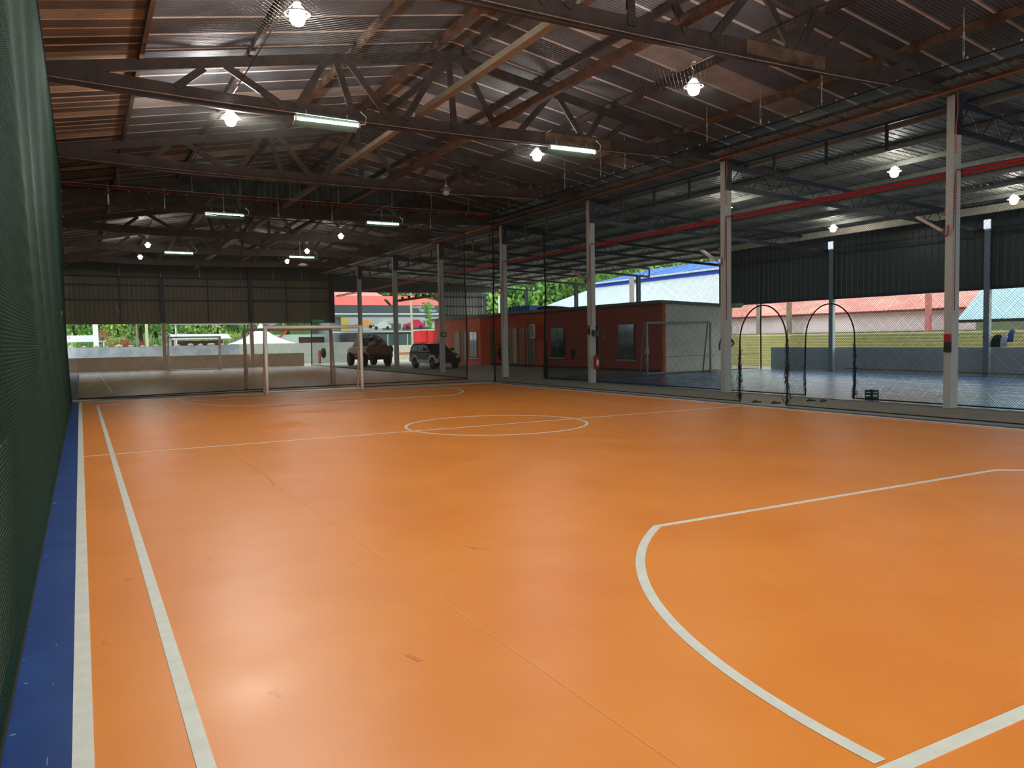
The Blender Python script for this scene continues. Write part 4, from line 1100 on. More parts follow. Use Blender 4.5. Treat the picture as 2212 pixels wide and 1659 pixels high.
def suv(loc, rz, label, mtop, mlow, scale=1.0):
    t = thing('offroad_car', label, 'car', (0,0,0))
    mb = MB()
    loft(mb, [car_ring(-2.0,.42,.85,.95,.62,.74,.70), car_ring(-1.95,.35,.95,1.05,.66,.80,.76), car_ring(-1.2,.32,.98,1.06,.68,.82,.78), car_ring(0.55,.32,.98,1.05,.68,.82,.78),
              car_ring(0.9,.32,.95,1.0,.68,.82,.76), car_ring(1.6,.34,.85,.93,.66,.80,.68), car_ring(1.92,.40,.72,.84,.62,.74,.60)])
    mb.build('body', mtop, t)
    mb = MB()
    loft(mb, [car_ring(-1.96,1.0,1.1,1.35,.74,.745,.66), car_ring(-1.75,1.0,1.15,1.52,.76,.75,.63), car_ring(-0.2,1.0,1.15,1.56,.77,.76,.63), car_ring(0.15,1.0,1.15,1.52,.77,.76,.63), car_ring(0.85,.98,1.02,1.06,.74,.74,.66)])
    mb.build('cabin', mtop, t)
    for s in (-1, 1):
        def q(name, pts, m):
            o = 0.012*s
            vs = [(x, y+o, z) for x, y, z in pts]+[(x, y-o*2, z) for x, y, z in pts]; n = len(pts)
            MB().add(vs, [tuple(range(n)), tuple(range(2*n-1, n-1, -1))]+[(i, (i+1) % n, (i+1) % n+n, i+n) for i in range(n)]).build(name, m, t)
        W = lambda z: s*(0.765-(z-1.1)*0.30)
        q('side_window', [(-1.75,W(1.14),1.14),(-0.95,W(1.14),1.14),(-0.95,W(1.46),1.46),(-1.62,W(1.44),1.44)], M['carglass'])
        q('side_window', [(-0.88,W(1.14),1.14),(-0.15,W(1.14),1.14),(-0.15,W(1.48),1.48),(-0.88,W(1.47),1.47)], M['carglass'])
        q('side_window', [(-0.08,W(1.14),1.14),(0.62,W(1.14),1.14),(0.18,W(1.45),1.45),(-0.08,W(1.47),1.47)], M['carglass'])
        mb = MB()
        for cx in (-1.2, 1.25):
            pts = [(cx+0.47*math.cos(a), 0.36+0.44*math.sin(a)) for a in [i*math.pi/10 for i in range(11)]]
            for a, c in zip(pts[:-1], pts[1:]): mb.beam((a[0], s*0.80, a[1]), (c[0], s*0.80, c[1]), 0.12, 0.09, (0,1,0))
        mb.box(-0.75, 0.8, s*0.79-0.05, s*0.79+0.05, 0.34, 0.56); mb.box(-2.0, -1.62, s*0.76-0.05, s*0.76+0.05, 0.42, 0.66); mb.box(1.65, 1.92, s*0.72-0.05, s*0.72+0.05, 0.42, 0.66)
        mb.build('fender_trim', mlow, t)
        MB().box(0.45, 0.6, s*0.95-0.1, s*0.95+0.1, 1.1, 1.26).build('mirror', M['black'], t)
        MB().rod((-1.7, s*0.56, 1.58), (0.0, s*0.56, 1.60), 0.02).build('roof_rail', M['blacksteel'], t)
    for x in (-1.2, 1.25):
        for s in (-1, 1): wheel(t, x, s*0.74, 0.35, 0.22, M['hub'])
    mb = MB(); mb.add([(0.20,-.60,1.49),(0.86,-.66,1.09),(0.86,.66,1.09),(0.20,.60,1.49),(0.18,-.60,1.46),(0.84,-.66,1.06),(0.84,.66,1.06),(0.18,.60,1.46)],[(0,1,2,3),(7,6,5,4),(0,4,5,1),(1,5,6,2),(2,6,7,3),(3,7,4,0)])
    mb.build('windscreen', M['carglassdark'], t)
    MB().box(1.86, 2.02, -.72, .72, .38, .62).build('front_bumper', mtop, t)
    MB().box(1.90, 1.95, -.40, .40, .64, .78).build('grille', M['black'], t)
    for s in (-1, 1): MB().box(1.86, 1.94, s*0.57-0.13, s*0.57+0.13, .64, .80).build('headlight', M['carglass'], t)
    t.location = loc; t.rotation_euler = (0, 0, rz); t.scale = (scale,)*3
    return t
M['carglass'] = mat('car_window_glass', (190,218,222), 0.25, spec=0.8)  # pale base colour stands in for the whitish reflection on the glass
M['carglassdark'] = mat('windscreen_glass', (20,22,26), 0.1, spec=0.8)
M['hub'] = mat('alloy_hub', (110,110,112), 0.4, 0.6)
suv((17.05, 39.75, -0.012), R(-86), 'dark blue and silver offroad car parked beside the orange office', mat('dark_blue_car_paint', (18,22,38), 0.25), mat('silver_trim', (206,210,214), 0.4, 0.1), 0.88)
suv((19.75, 66.0, -0.03), R(-160), 'small bright red car in the yard behind the pickup', mat('red_car_paint', (220,34,34), 0.3), M['red'], 0.95)
# pickup (seen from behind)
def pickup(loc, rz):
    t = thing('pickup_truck', 'muddy pinkish lifted pickup loaded with rubble, seen from behind', 'pickup', (0,0,0))
    mp = mat('muddy_pink_paint', (226,176,172), 0.6, c2=(186,110,96), scale=3)
    mud = mat('muddy_tailgate', (150,124,84), 0.8, c2=(96,72,50), scale=4)
    mb = MB(); loft(mb, [car_ring(-0.2,.75,1.2,1.3,.66,.80,.76), car_ring(1.0,.72,1.25,1.32,.68,.82,.78), car_ring(1.9,.72,1.15,1.22,.68,.82,.72), car_ring(2.5,.78,1.0,1.12,.62,.76,.62)]); mb.build('front_body', mp, t)
    mb = MB(); loft(mb, [car_ring(-0.25,1.25,1.32,1.85,.72,.72,.62), car_ring(0.0,1.25,1.35,1.92,.74,.74,.62), car_ring(0.7,1.25,1.35,1.90,.74,.74,.62), car_ring(1.35,1.22,1.27,1.32,.72,.72,.64)]); mb.build('cab', M['blacksteel'], t)
    mb = MB(); mb.box(-2.3, -0.25, -.80, -.74, .78, 1.32); mb.box(-2.3, -0.25, .74, .80, .78, 1.32); mb.box(-2.3, -0.25, -.8, .8, .76, .84); mb.build('cargo_bed', mp, t)
    MB().box(-2.38, -2.30, -.80, .80, .80, 1.32).build('tailgate', mud, t)
    MB().box(-2.34, -2.28, -0.5, 0.5, 1.34, 1.38).build('tailgate_rail', M['black'], t)
    MB().box(-2.48, -2.38, -.78, .78, .62, .76).build('rear_bumper', M['black'], t)
    MB().box(-2.2, 2.3, -.35, .35, .55, .74).build('chassis', M['black'], t)
    for x in (-1.45, 1.55):
        for s in (-1, 1): wheel(t, x, s*0.80, 0.46, 0.32, M['hub'])
        MB().rod((x, -0.75, 0.48), (x, 0.75, 0.48), 0.07).build('axle', M['black'], t)
    for s in (-1, 1): MB().box(-2.36, -2.32, s*0.84-0.05, s*0.84+0.05, 0.95, 1.2).build('tail_light', M['red'], t)
    MB().tube([(-0.3,-.5,1.3),(-0.35,-.5,1.98),(-0.35,.5,1.98),(-0.3,.5,1.3)], 0.03).build('roll_bar', M['black'], t)
    t.location = loc; t.rotation_euler = (0, 0, rz); t.scale = (0.95, 0.95, 0.95)
    return t
pk_rz = R(89); pk = pickup((16.0, 47.8, -0.012), pk_rz)
rub = [mat('rubble_grey', (190,180,160), 0.9, var=0.2), mat('rubble_brown', (140,120,98), 0.9, var=0.2)]
for i in range(46):
    a = random.uniform(-2.15, -0.45); c = random.uniform(-0.6, 0.6); s = random.uniform(0.12, 0.22)
    z = 0.86+s*0.5+max(0.12, 1.0-0.75*abs(c)-0.25*abs(a+1.2))*(i/46.0)**0.5
    mb = MB(); vs = []
    import bmesh
    bm = bmesh.new(); bmesh.ops.create_icosphere(bm, subdivisions=1, radius=s)
    for v in bm.verts: v.co *= random.uniform(0.7, 1.15)
    X = 16.0+a*math.cos(pk_rz)-c*math.sin(pk_rz); Y = 47.8+a*math.sin(pk_rz)+c*math.cos(pk_rz)
    me = bpy.data.meshes.new('rubble_chunk'); bm.to_mesh(me); bm.free(); me.materials.append(rub[i % 2])
    o = bpy.data.objects.new('rubble_chunk', me); col.objects.link(o); o.location = (X, Y, z)
    tag(o, ['pale grey','brown'][i % 2]+' rubble chunk heaped in the pickup bed', 'rubble', 'rubble load of the pickup')
# red vehicle tail with spare wheel left of the pickup
t = thing('spare_wheel', 'dark tyre with a red hub on a stand left of the pickup', 'wheel', (15.35, 56.0, 0))
MB().lathe([(0.18,-.1),(0.32,-.1),(0.36,-.05),(0.36,.05),(0.32,.1),(0.18,.1)], (15.35, 56.0, 0.75), 20, 'x').build('tyre', M['rubber'], t, True)
MB().lathe([(0,-.06),(0.19,-.08),(0.19,.08),(0,.06)], (15.35, 56.0, 0.75), 16, 'x').build('hub', mat('dull_red_hub', (150,50,56), 0.5), t)
mb = MB(); mb.box(15.05, 15.25, 55.9, 56.1, 0.7, 0.8); mb.box(15.0, 15.1, 55.8, 56.2, -0.03, 0.95); mb.build('stand', mat('dull_red_stand', (170,90,90), 0.6), t)

# ------------------------------------------------------------------ beyond the hall
M['blockwall'] = mat('whitewashed_block', (176,184,190), 0.85, c2=(150,158,166), scale=1.2)
struct(MB().box(-6, 9.9, 58, 58.2, -0.03, 1.45).build('wall_yard', M['blockwall']))
struct(MB().box(9.9, 18.4, 58.4, 58.6, -0.03, 1.50).build('wall_yard_slats', mat('pale_slat_wall', (196,200,190), 0.8, var=0.12, scale=0.8, stretch=(0.2,1,14))))
tag(MB().box(-6, 9.9, 57.8, 58.0, -0.03, 0.62).build('kerb_ledge', mat('bright_ledge', (206,214,216), 0.8)), 'bright ledge at the foot of the whitewashed yard wall', 'ledge')
for i in range(16):
    x = -2+i*0.72+random.uniform(-.1, .1); s = random.uniform(.08, .2)
    bm = bmesh.new(); bmesh.ops.create_icosphere(bm, subdivisions=1, radius=s)
    for v in bm.verts: v.co = Vector((v.co.x*random.uniform(1.0, 1.8), v.co.y, v.co.z*random.uniform(.5, .8)))
    me = bpy.data.meshes.new('loose_stone'); bm.to_mesh(me); bm.free(); me.materials.append(M['concrete'])
    o = bpy.data.objects.new('loose_stone', me); col.objects.link(o); o.location = (x, 58.1, 1.45+s*0.35)
    tag(o, ORD[i]+' pale loose stone from the net wall on top of the yard wall', 'stone', 'stones on the yard wall')
# tent
t = thing('canopy_tent', 'white peaked canopy tent behind the yard wall', 'tent', (11.9, 62.5, 0))
c0 = (12.3, 62.5); hw = 2.15
ring = []
for s_, zz in ((1.0, 1.50), (0.72, 1.72), (0.42, 2.05), (0.16, 2.5), (0.03, 3.05)):
    ring.append([(c0[0]+hw*s_*a, c0[1]+hw*s_*c, zz) for a, c in ((-1,-1),(1,-1),(1,1),(-1,1))])
mb = MB(); loft(mb, ring); mb.build('canopy', mat('tent_white', (232,240,240), 0.8), t)
for a in (-1, 1):
    for c in (-1, 1): MB().rod((c0[0]+a*2.05, c0[1]+c*2.05, -0.03), (c0[0]+a*2.05, c0[1]+c*2.05, 1.5), 0.04).build('pole', M['white'], t)
# white shed roofs in the distance
def shed(x0, x1, y0, y1, z, hgt, mroof, mw, label, name='shed'):
    t = thing(name, label, 'shed', ((x0+x1)/2, (y0+y1)/2, 0))
    ym = (y0+y1)/2
    mb = MB(); mb.prism([(y0-.2, z), (ym, z+hgt), (y1+.2, z), (y1+.2, z-.08), (ym, z+hgt-.08), (y0-.2, z-.08)], 'x', x0, x1); mb.build('roof', mroof, t)
    for x in (x0+.2, x1-.2):
        for y in (y0, y1): MB().box(x-.06, x+.06, y-.06, y+.06, -0.03, z).build('post', M['white'], t)
    if mw: MB().box(x0+.3, x1-.3, y1-.3, y1-.1, -0.03, z-.2).build('back_wall', mw, t)
M['whiteroof'] = mat('white_roof', (226,232,228), 0.7); M['paleblueroof'] = mat('pale_blue_roof', (190,214,222), 0.7); M['brownwall'] = mat('brown_wall', (84,60,52), 0.9)
shed(8.4, 14.2, 88, 92, 2.15, 0.5, M['whiteroof'], M['brownwall'], 'white roofed open shed seen above the distant goal')
shed(-4, 2.3, 88, 92, 2.05, 0.6, M['paleblueroof'], None, 'pale blue roofed stand beside the white post at the far left')
tag(MB().box(1.15, 1.6, 85, 85.4, -0.03, 5.2).build('white_post', M['whiteroof']), 'thick white post before the pale blue stand', 'post')
for i, (x, y, w) in enumerate(((5.75, 84, .13), (5.0, 86, .07), (8.3, 95, .06))):
    tag(MB().box(x-w, x+w, y-w, y+w, -0.03, 6.5).build('thin_pole', mat('pale_timber_pole', (196,190,150), 0.8) if i == 0 else M['woodpale']), ['pale straw coloured pole among the trees behind the yard wall', 'thin brown pole left of the straw coloured one', 'slim pale pole near the bright green tree'][i], 'pole')
t = thing('canopy_roof', 'dark grey canopy roof with a slanted strut above the tent', 'roof', (13.5, 80, 3))
MB().prism([(80, 3.4), (86, 4.4), (86, 4.5), (80, 3.5)], 'x', 7.5, 17.0).build('roof_sheet', M['greyroof'], t)
for x in (8, 16.5): MB().rod((x, 80.2, -0.03), (x, 80.2, 3.45), 0.08).build('post', M['white'], t)
# dark roofed house left of showroom
t = thing('house', 'green walled house with a dark roof and red gable edge behind the goals', 'house', (18, 76, 0))
MB().box(15.6, 20.6, 74, 80, -0.03, 2.3).build('wall', mat('pale_green_wall', (170,190,172), 0.8), t)
MB().prism([(12.0, 1.4), (17.2, 3.7), (20.8, 3.7), (20.8, 3.6), (17.3, 3.6), (12.2, 1.3)], 'y', 76, 80).build('gable_roof', mat('dark_grey_roof', (86,84,84), 0.7), t)
MB().beam((15.5, 73.9, 1.45), (17.2, 73.9, 2.9), 0.12, 0.14).build('red_bargeboard', M['red'], t)
w_ = MB().box(18.0, 20.4, 73.95, 74.0, 1.3, 2.05).build('window', M['black'], t); MB().box(18.1, 19.1, 73.9, 73.95, 1.35, 1.75).build('pane', M['maroon'], w_); MB().box(19.3, 20.3, 73.9, 73.95, 1.35, 1.75).build('pane', M['maroon'], w_)
# showroom
S = 72.0
t = thing('showroom', 'car showroom with red roofs, dark fascia and picture banners', 'building', (26, S+3, 0))
MB().box(20.6, 33, S+0.6, S+8, -0.03, 4.2).build('wall', mat('grey_front', (140,150,152), 0.6), t)
MB().box(20.6, 33, S-0.1, S+0.6, 4.22, 4.98).build('fascia', mat('charcoal_fascia', (70,84,88), 0.6), t)
MB().box(20.6, 33, S-0.2, S+0.1, 4.08, 4.20).build('white_ledge', M['whiteroof'], t)
MB().box(20.6, 33, S-0.1, S+0.6, 3.86, 4.06).build('dark_ledge', mat('slate_ledge', (100,112,116), 0.6), t)
b = MB(); b.add([(20.6,S-.1,4.98),(33,S-.1,4.98),(31,S+4,6.1),(20.6,S+4,6.1),(20.6,S+.2,4.98),(33,S+.2,4.98),(31,S+4.2,6.1),(20.6,S+4.2,6.1)],[(0,1,2,3),(7,6,5,4),(0,4,5,1),(2,6,7,3),(3,7,4,0),(1,5,6,2)])
b.build('lower_roof', mat('red_roof', (226,96,80), 0.7, var=0.1, scale=1), t)
MB().box(20.6, 27, S+4.2, S+4.4, 5.7, 6.05).build('clerestory', M['greyroof'], t)
b = MB(); b.add([(20.6,S+4,6.05),(27.2,S+4,6.05),(26.5,S+8,7.3),(20.6,S+8,7.3)],[(0,1,2,3)]); b.box(20.6, 27, S+8, S+8.1, 6, 7.3)
b.build('upper_roof', mat('pink_roof', (232,160,150), 0.7), t)
MB().box(20.6, 33, S-0.2, S, 2.38, 2.50).build('white_ledge', M['whiteroof'], t)
MB().box(21.3, 24, S-0.15, S, -0.03, 2.2).build('dark_entrance', mat('entrance_dark', (54,58,60), 0.6), t)
g_ = MB().box(24.2, 32.5, S-0.05, S+0.55, 0.0, 2.2).build('glass_front', mat('showroom_glass', (60,92,88), 0.15), t)
for x in (26, 28, 30): MB().box(x-.04, x+.04, S-0.1, S-0.05, 0, 2.2).build('mullion', M['white'], g_)
bn = MB().box(21.4, 32.4, S-0.3, S-0.2, 2.52, 3.82).build('picture_banner', mat('banner_grey', (178,182,180), 0.7), t)
def silh(x0, w, z0, m, name):
    pts = [(0,.15),(0,.45),(.12,.55),(.28,.62),(.42,.95),(.72,.98),(.86,.62),(1,.52),(1,.15)]
    MB().prism([(x0+a*w, z0+c*w*0.42) for a, c in pts], 'y', S-0.33, S-0.30).build(name, m, bn)
    for q in (.2, .8): MB().lathe([(0,-.01),(.09*w,-.01),(.09*w,.01),(0,.01)], (x0+q*w, S-0.34, z0+.16*w*.42+.02), 14, 'y').build('printed_wheel', M['black'], bn)
MB().box(21.4, 22.1, S-0.31, S-0.3, 2.52, 3.82).build('yellow_panel', mat('banner_yellow', (200,180,80), 0.7), bn)
silh(22.7, 1.9, 2.8, mat('print_orange', (214,160,90), 0.7), 'printed_car'); silh(24.4, 1.9, 2.65, mat('print_white', (206,214,210), 0.7), 'printed_car')
MB().box(25.4, 27.3, S-0.305, S-0.3, 2.6, 3.2).build('dark_panel', mat('banner_dark', (84,92,84), 0.7), bn)
silh(27.5, 2.3, 2.65, mat('print_red', (190,40,70), 0.7), 'printed_car')
MB().box(27.4, 30.1, S-0.305, S-0.3, 2.55, 2.85).build('dark_panel', mat('banner_dark2', (70,74,84), 0.7), bn)
text_obj('TRITON', 0.32, M['signwhite'], bn, (26.1, S-0.34, 3.5), (R(90), 0, 0)); text_obj('OUTLANDER', 0.30, M['black'], bn, (30.4, S-0.34, 3.38), (R(90), 0, 0))
text_obj('TBS Motor', 0.42, M['signwhite'], t, (30.2, S-0.13, 4.47), (R(90), 0, 0)); text_obj('Cawangan Automobil', 0.28, M['signwhite'], t, (29.7, S-0.13, 4.82), (R(90), 0, 0))
# three-diamond sign
def diamonds(parent, cx, cz, y, s, m):
    mb = MB()
    for a in (90, 210, 330):
        ax, az = math.cos(R(a)), math.sin(R(a)); bx, bz = -az, ax
        mb.prism([(cx, cz), (cx+ax*s*.5+bx*s*.29, cz+az*s*.5+bz*s*.29), (cx+ax*s, cz+az*s), (cx+ax*s*.5-bx*s*.29, cz+az*s*.5-bz*s*.29)], 'y', y-.05, y)
    mb.build('three_diamond_emblem', m, parent)
ps = thing('pylon_sign', 'dark sign post with red three diamond emblem and white band', 'sign', (22.7, 70.5, 0))
MB().box(21.7, 23.6, 70.5, 70.7, -0.03, 2.35).build('panel', mat('sign_charcoal', (48,50,52), 0.6), ps)
diamonds(ps, 22.85, 1.78, 70.48, 0.46, M['red']); MB().box(22.35, 23.3, 70.44, 70.5, 1.28, 1.50).build('white_band', M['signwhite'], ps)
diamonds(bn, 26.7, 2.85, S-0.31, 0.16, M['red'])
# utility pole, cream wall, red tank
up_ = thing('utility_pole', 'pale utility pole standing before the showroom', 'pole', (27.0, 68, 0))
MB().rod((27.0, 68, -0.03), (26.9, 68, 6.3), 0.10, 10).build('mast', mat('cream_pole', (200,198,160), 0.8), up_); MB().box(26.5, 27.4, 67.9, 68.1, 5.7, 5.8).build('crossarm', M['woodpale'], up_)
vt = thing('climbing_vine', 'bright green vine hanging in front of the showroom letters', 'plant', (28.4, 67, 0))
mb = MB()
for i in range(500):
    z = random.uniform(1.6, 5.0); w = 0.16+0.25*(z > 4.2)*random.random(); x = 28.3+random.gauss(0, w)-(z-3)*0.08; y = 67+random.gauss(0, .15); s = random.uniform(.05, .1)
    a = random.uniform(0, 3.14); dx, dz = math.cos(a)*s, math.sin(a)*s
    mb.add([(x-dx, y, z-dz), (x+dz, y+.03, z-dx), (x+dx, y, z+dz), (x-dz, y-.03, z+dx)], [(0,1,2,3)])
M['leafbright'] = mat('bright_leaf', (110,170,60), 0.6, c2=(70,130,44), scale=3)
mb.build('foliage', M['leafbright'], vt); MB().rod((28.4, 67, -0.03), (28.2, 67, 4.9), 0.05).build('stem', M['woodpale'], vt)
cw = thing('yard_wall', 'cream yard wall with two red stripes behind the offroad car', 'wall', (25, 62, 0))
MB().box(22.9, 27.6, 62, 62.2, -0.03, 1.18).build('panel', mat('cream_wall', (224,214,186), 0.8), cw)
mb = MB(); mb.box(23.3, 27.6, 61.97, 62.0, 0.50, 0.55); mb.box(23.3, 27.6, 61.97, 62.0, 0.40, 0.44); mb.build('red_stripe', M['red'], cw)
rt = thing('panel_tank', 'bright red panelled tank with white rim behind the offroad car roof', 'tank', (26.5, 62.5, 1.18))
MB().box(25.3, 28.0, 62.0, 63.4, 1.18, 2.38).build('shell', mat('tank_red', (226,28,26), 0.5), rt)
mb = MB()
for x in (25.95, 26.6, 27.25): mb.box(x-.05, x+.05, 61.93, 62.0, 1.2, 2.36)
mb.build('rib', mat('tank_dark_red', (170,18,20), 0.5), rt); MB().box(25.25, 28.05, 61.95, 63.45, 2.38, 2.46).build('rim', M['signwhite'], rt)
# bus shelter arm seen at the opening: slanting rack
rk = thing('level_rail', 'brown rail with dark lumps spanning between two far white columns', 'rail', (15.0, 37, 3.7))
MB().box(15.10, 15.17, 33.95, 40.05, 3.62, 3.74).build('rail', M['woodroof'], rk)
MB().box(15.08, 15.19, 33.95, 35.1, 3.60, 3.78).build('pale_end', M['white'], rk)
for k in range(6): MB().box(15.09, 15.18, 34.6+k*.95, 34.75+k*.95, 3.74, 3.85).build('lump', M['black'], rk)

# big white and blue hall behind the office
wh = thing('warehouse', 'large white roofed hall with bright blue upper roof behind the office', 'building', (46, 58, 0))
b = MB(); b.add([(38,42,2.0),(38,66.5,2.0),(46,66.0,6.55),(46,42,6.55)],[(0,1,2,3)]); b.add([(38,66.5,2.0),(38,80,2.0),(46,66.0,6.55)],[(0,1,2)]); b.add([(38,80,2.0),(54,80,2.0),(46,66,6.55)],[(0,1,2)])
b.build('white_roof', mat('bright_white_roof', (226,240,238), 0.6, var=0.03, scale=0.4), wh)
MB().box(38.3, 54, 42, 79.5, -0.03, 2.05).build('wall', M['whiteroof'], wh)
b = MB(); b.add([(46,42,6.5),(46,66,6.5),(46.2,66,6.9),(46.2,42,6.9)],[(0,1,2,3)]); b.build('blue_band', mat('royal_blue', (60,90,200), 0.6), wh)
MB().box(45.7, 46.0, 42, 66.3, 6.9, 7.02).build('pale_gutter', M['whiteroof'], wh)
b = MB(); b.add([(45.9,42,7.02),(45.9,66.5,7.02),(50.5,62.5,8.25),(50.5,42,8.25)],[(0,1,2,3)]); b.add([(45.9,66.5,7.02),(54,66.5,6.9),(50.5,62.5,8.25)],[(0,1,2)])
b.build('blue_roof', mat('bright_blue_roof', (50,130,224), 0.6, var=0.05, scale=0.5), wh)
mb = MB()
for y in (46, 53, 59.5): mb.beam((46.0, y, 7.07), (50.4, y-2.2, 8.27), 0.35, 0.05)
mb.build('pale_strip', M['whiteroof'], wh)
# poles near the tank
for i, (x, y) in enumerate(((29.6, 60.5), (31.6, 59.5))):
    tag(MB().box(x-.045, x+.045, y-.045, y+.045, -0.03, 5.2).build('white_mast', M['whiteroof']), ['white mast behind the fourth white column', 'white mast just left of the blue water tank'][i], 'pole', 'white masts beyond the office')
tag(MB().box(34.6, 34.85, 45.0, 45.25, -0.03, 5.75).build('concrete_pole', mat('pinkish_pole', (190,172,164), 0.8)), 'pinkish pole in front of the white hall near the third column', 'pole')

# right side: fence, pink building, blue roof
M['yellowsheet'] = mat('yellow_green_sheet', (240,234,172), 0.55, var=0.08, scale=1)
fe = thing('sheet_fence', 'yellow green corrugated fence behind the slate blue wall', 'fence', (29.3, 15, 0))
mb = MB(); corr(mb, (29.3, -12, -0.02), (0,0,1), (0,1,0), 1.55, 47, 0.13, 0.025, (-1,0,0), per=10)
mb.build('corrugated_sheet', M['yellowsheet'], fe)
pb = thing('long_building', 'long pale pink walled building with salmon red roof', 'building', (42, 15, 0))
MB().box(38, 46, -15, 41, -0.03, 2.70).build('wall', mat('pale_pink_wall', (222,204,206), 0.85, var=0.05, scale=0.7), pb)
mb = MB(); V = Vector((5.0, 0, 1.25)); L = V.length; V.normalize()
corr(mb, (37.6, -15, 2.66), (0,1,0), V, 56.5, L, 0.25, 0.04, (-.24,0,.97)); mb.build('salmon_roof', mat('salmon_sheet', (232,138,120), 0.6, c2=(240,170,150), scale=0.6), pb)
MB().box(37.62, 37.70, -15, 41.5, 2.56, 2.68).build('maroon_gutter', mat('maroon_gutter', (110,50,56), 0.6), pb)
MB().box(37.9, 38, -15, 41, 1.48, 1.56).build('dark_ledge', M['blacksteel'], pb)
for i, y in enumerate((24.4, 33.2, 35.6)):
    tag(MB().box(37.2, 37.4, y-.12, y+.12, -0.03, 3.4).build('yard_post', mat('salmon_post', (200,120,112), 0.7) if i == 0 else M['woodpale']), ['salmon post in front of the pink building near the tall column', 'straw coloured post seen through the gap between the arches', 'straw coloured post seen through the first arch'][i], 'post')
hb = thing('house', 'house with pale turquoise corrugated roof at the right edge', 'house', (35, 15, 0))
MB().box(33.2, 36.5, 9, 19.6, -0.03, 2.0).build('wall', mat('pale_green_grey_wall', (172,188,178), 0.8), hb)
mb = MB(); V = Vector((2.2, -0.2, 1.9)); L = V.length; V.normalize()
b = MB()
corr(b, (32.8, 9, 1.98), (0,1,0), V, 11.2, L, 0.22, 0.035, (-.6,0,.75)); 
b.build('turquoise_roof', mat('turquoise_sheet', (188,222,230), 0.6, var=0.1, scale=1), hb)
MB().box(32.7, 32.85, 8.8, 20.4, 1.86, 1.98).build('dark_gutter', M['blacksteel'], hb)
MB().prism([(9.0, 1.9), (20.2, 1.95), (18.0, 3.9), (9, 3.9)], 'x', 35.0, 35.1).build('gable_sheet', mat('turquoise_sheet_end', (160,214,222), 0.6), hb)
# laundry on the wall
for i, (y0, y1, z0, c, lb) in enumerate(((14.72, 15.02, 0.96, (30,36,34), 'black cloth hung over the slate blue wall'), (14.50, 14.72, 0.98, (220,226,232), 'white cloth hung beside the black one'),
                                         (14.32, 14.50, 1.12, (90,110,180), 'small blue cloth next to the white one'), (13.70, 13.95, 0.98, (24,26,30), 'dark cloth at the very edge of view on the wall'))):
    mb = MB(); n = 10; vs = []
    for j in range(n+1):
        y = y0+(y1-y0)*j/n; w = 0.02*math.sin(j*1.9)
        vs += [(26.28+w, y, z0), (26.33+w*.5, y, z0+0.26-0.05*abs(j-n/2)/n), (26.42, y, z0+0.42-0.1*abs(j-n/2)/n)]
    fs = []
    for j in range(n): fs += [(3*j, 3*j+1, 3*j+4, 3*j+3), (3*j+1, 3*j+2, 3*j+5, 3*j+4)]
    mb.add(vs, fs); o = mb.build('hung_cloth', mat('cloth_%d' % i, c, 0.9), smooth=True)
    sd = o.modifiers.new('thick', 'SOLIDIFY'); sd.thickness = 0.01
    tag(o, lb, 'laundry', 'laundry on the slate blue wall')

# ------------------------------------------------------------------ hillside and trees
mb = MB(); nx, ny = 40, 16; vs = []; fs = []
for j in range(ny+1):
    for i in range(nx+1):
        x = -60+i*5.5; y = 96+j*6
        z = max(0, (y-98))*0.32*(0.6+0.4*math.sin(x*0.05+1))+1.2*math.sin(x*0.2)*math.sin(y*0.15)
        vs.append((x, y, max(-0.1, z)-0.1))
for j in range(ny):
    for i in range(nx): fs.append((j*(nx+1)+i, j*(nx+1)+i+1, (j+1)*(nx+1)+i+1, (j+1)*(nx+1)+i))
mb.add(vs, fs)
for j in range(1): pass
vs = []; fs = []
for j in range(14):
    for i in range(17):
        x = 66+j*6; y = -10+i*8; z = max(0, (x-68))*0.36+1.0*math.sin(y*0.2)
        vs.append((x, y, max(-0.1, z)-0.1))
for j in range(13):
    for i in range(16): fs.append((j*17+i, j*17+i+1, (j+1)*17+i+1, (j+1)*17+i))
mb.add(vs, fs)
struct(mb.build('floor_hill', mat('hill_undergrowth', (60,92,44), 0.9, c2=(96,130,58), scale=0.4), smooth=True, loc=(0,0,0)))
LG = [mat('leaf_mid', (120,168,76), 0.6, c2=(78,126,56), scale=0.9), mat('leaf_yellow', (172,200,98), 0.6, c2=(126,168,72), scale=0.9), mat('leaf_dark', (76,118,62), 0.6, c2=(52,88,52), scale=0.9), mat('leaf_red', (190,90,70), 0.6, c2=(90,120,56), scale=1.2)]
for m_ in LG:
    b_ = m_.node_tree.nodes['Principled BSDF']; b_.inputs['Subsurface Weight'].default_value = 0.0
crowns = []
rs = np.random.RandomState(3)
for k in range(4):
    cl_ = rs.uniform(-1, 1, (11, 3))*[0.62, 0.62, 0.42]+[0, 0, 0.62]
    n = 1500; vs = []; fs = []
    for i in range(n):
        c = cl_[rs.randint(11)]; d = rs.normal(size=3); d /= np.linalg.norm(d); p = c+d*rs.uniform(0.30, 0.44)
        a = rs.normal(size=3); a /= np.linalg.norm(a); b_ = np.cross(a, d); b_ /= np.linalg.norm(b_)+1e-6; s = rs.uniform(0.035, 0.075)
        q = [p-a*s, p-b_*s*0.6, p+a*s, p+b_*s*0.6]
        vs += [tuple(x) for x in q]; fs.append((4*i, 4*i+1, 4*i+2, 4*i+3))
    me = bpy.data.meshes.new('crown'); me.from_pydata(vs, [], fs); crowns.append(me)
tm = bpy.data.meshes.new('trunk'); q = MB().tube([(0,0,-0.9),(0.03,0,-0.2),(0,0.03,0.5)], [0.07,0.055,0.03], 7); tm.from_pydata(q.v, [], q.f); tm.materials.append(M['wood'])
cm = {}
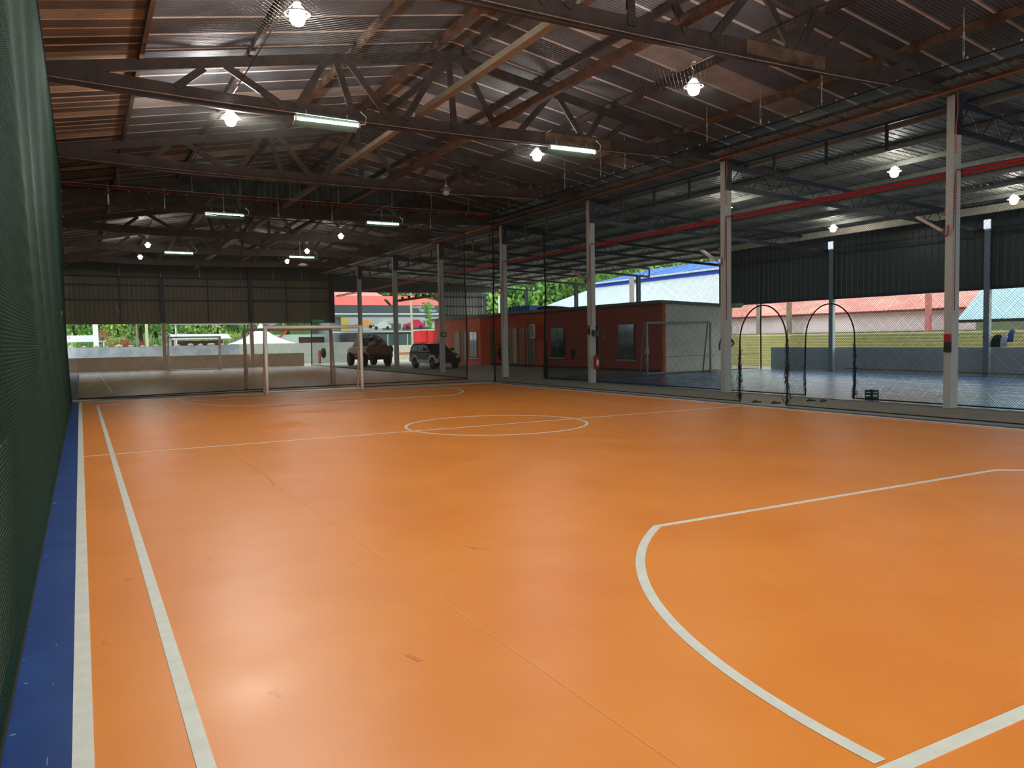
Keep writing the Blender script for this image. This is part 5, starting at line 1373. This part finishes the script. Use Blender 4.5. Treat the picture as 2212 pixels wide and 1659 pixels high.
def tree(x, y, z, s, kind, label, group, sz=1.0):
    t = thing('tree', label, 'tree', (x, y, z), group)
    k = rs.randint(4); key = (k, kind)
    if key not in cm:
        me = crowns[k].copy(); me.materials.clear(); me.materials.append(LG[kind]); cm[key] = me
    a = bpy.data.objects.new('crown', cm[key]); col.objects.link(a); a.parent = t; a.location = (0, 0, s*0.6*sz); a.scale = (s, s, s*sz); a.rotation_euler = (0, 0, rs.uniform(0, 6))
    b_ = bpy.data.objects.new('trunk', tm); col.objects.link(b_); b_.parent = t; b_.location = (0, 0, s*0.6*sz); b_.scale = (s, s, s*sz)
GT = 'trees on the hillside'
NM = ['mid green', 'yellow green', 'dark green']
# left backdrop behind the yard
for i in range(20):
    x = -6+i*2.3+rs.uniform(-1, 1); y = 97+rs.uniform(0, 6)
    kd = [0, 0, 2, 0, 1, 1, 2, 2, 0, 0][(i*7) % 10] if not (4 <= i <= 8) else [1, 0, 1, 0, 1][i-4]
    tree(x, y, 0, rs.uniform(3.0, 4.2), kd, ORD[i]+' tree from the net wall in the belt beyond the yard wall, '+NM[kd], 'trees beyond the yard wall', 1.2)
for i in range(12):
    x = -2+i*1.6+rs.uniform(-.6, .6); y = 93+rs.uniform(0, 2)
    kd = 3 if i in (4, 5) else [0, 1][i % 2]
    tree(x, y, 0, rs.uniform(1.0, 1.5), kd, 'low '+['mid green', 'yellow green', '', 'red flowering'][kd]+' bush, '+ORD[i]+' from the net wall beyond the yard wall', 'bushes beyond the yard wall')
# behind showroom, centre and right hill
for i in range(64):
    t_ = i/63.0
    x = 22+t_*75+rs.uniform(-2, 2); y = 112-t_*30+rs.uniform(0, 18)
    z = max(0, (y-98))*0.25+max(0, x-45)*0.12
    kd = rs.choice([0, 1, 1, 0, 2])
    tree(x, y, z, rs.uniform(4.2, 6.0), kd, NM[kd]+' tree on the wooded slope behind the roofs', GT, 1.1)
for i in range(20):
    x = 40+i*2.5+rs.uniform(-1, 1); y = 96-(x-40)*0.35+rs.uniform(-2, 2)
    kd = rs.choice([0, 1, 1])
    tree(x, y, 0, rs.uniform(4.5, 5.6), kd, NM[kd]+' tree behind the white hall, '+ORD[i]+' along its roof from the low gable end', 'trees behind the white hall', 1.25)
tree(2.0, 88, 1.5, 0.8, 3, 'bare reddish small tree before the pale blue stand', None)
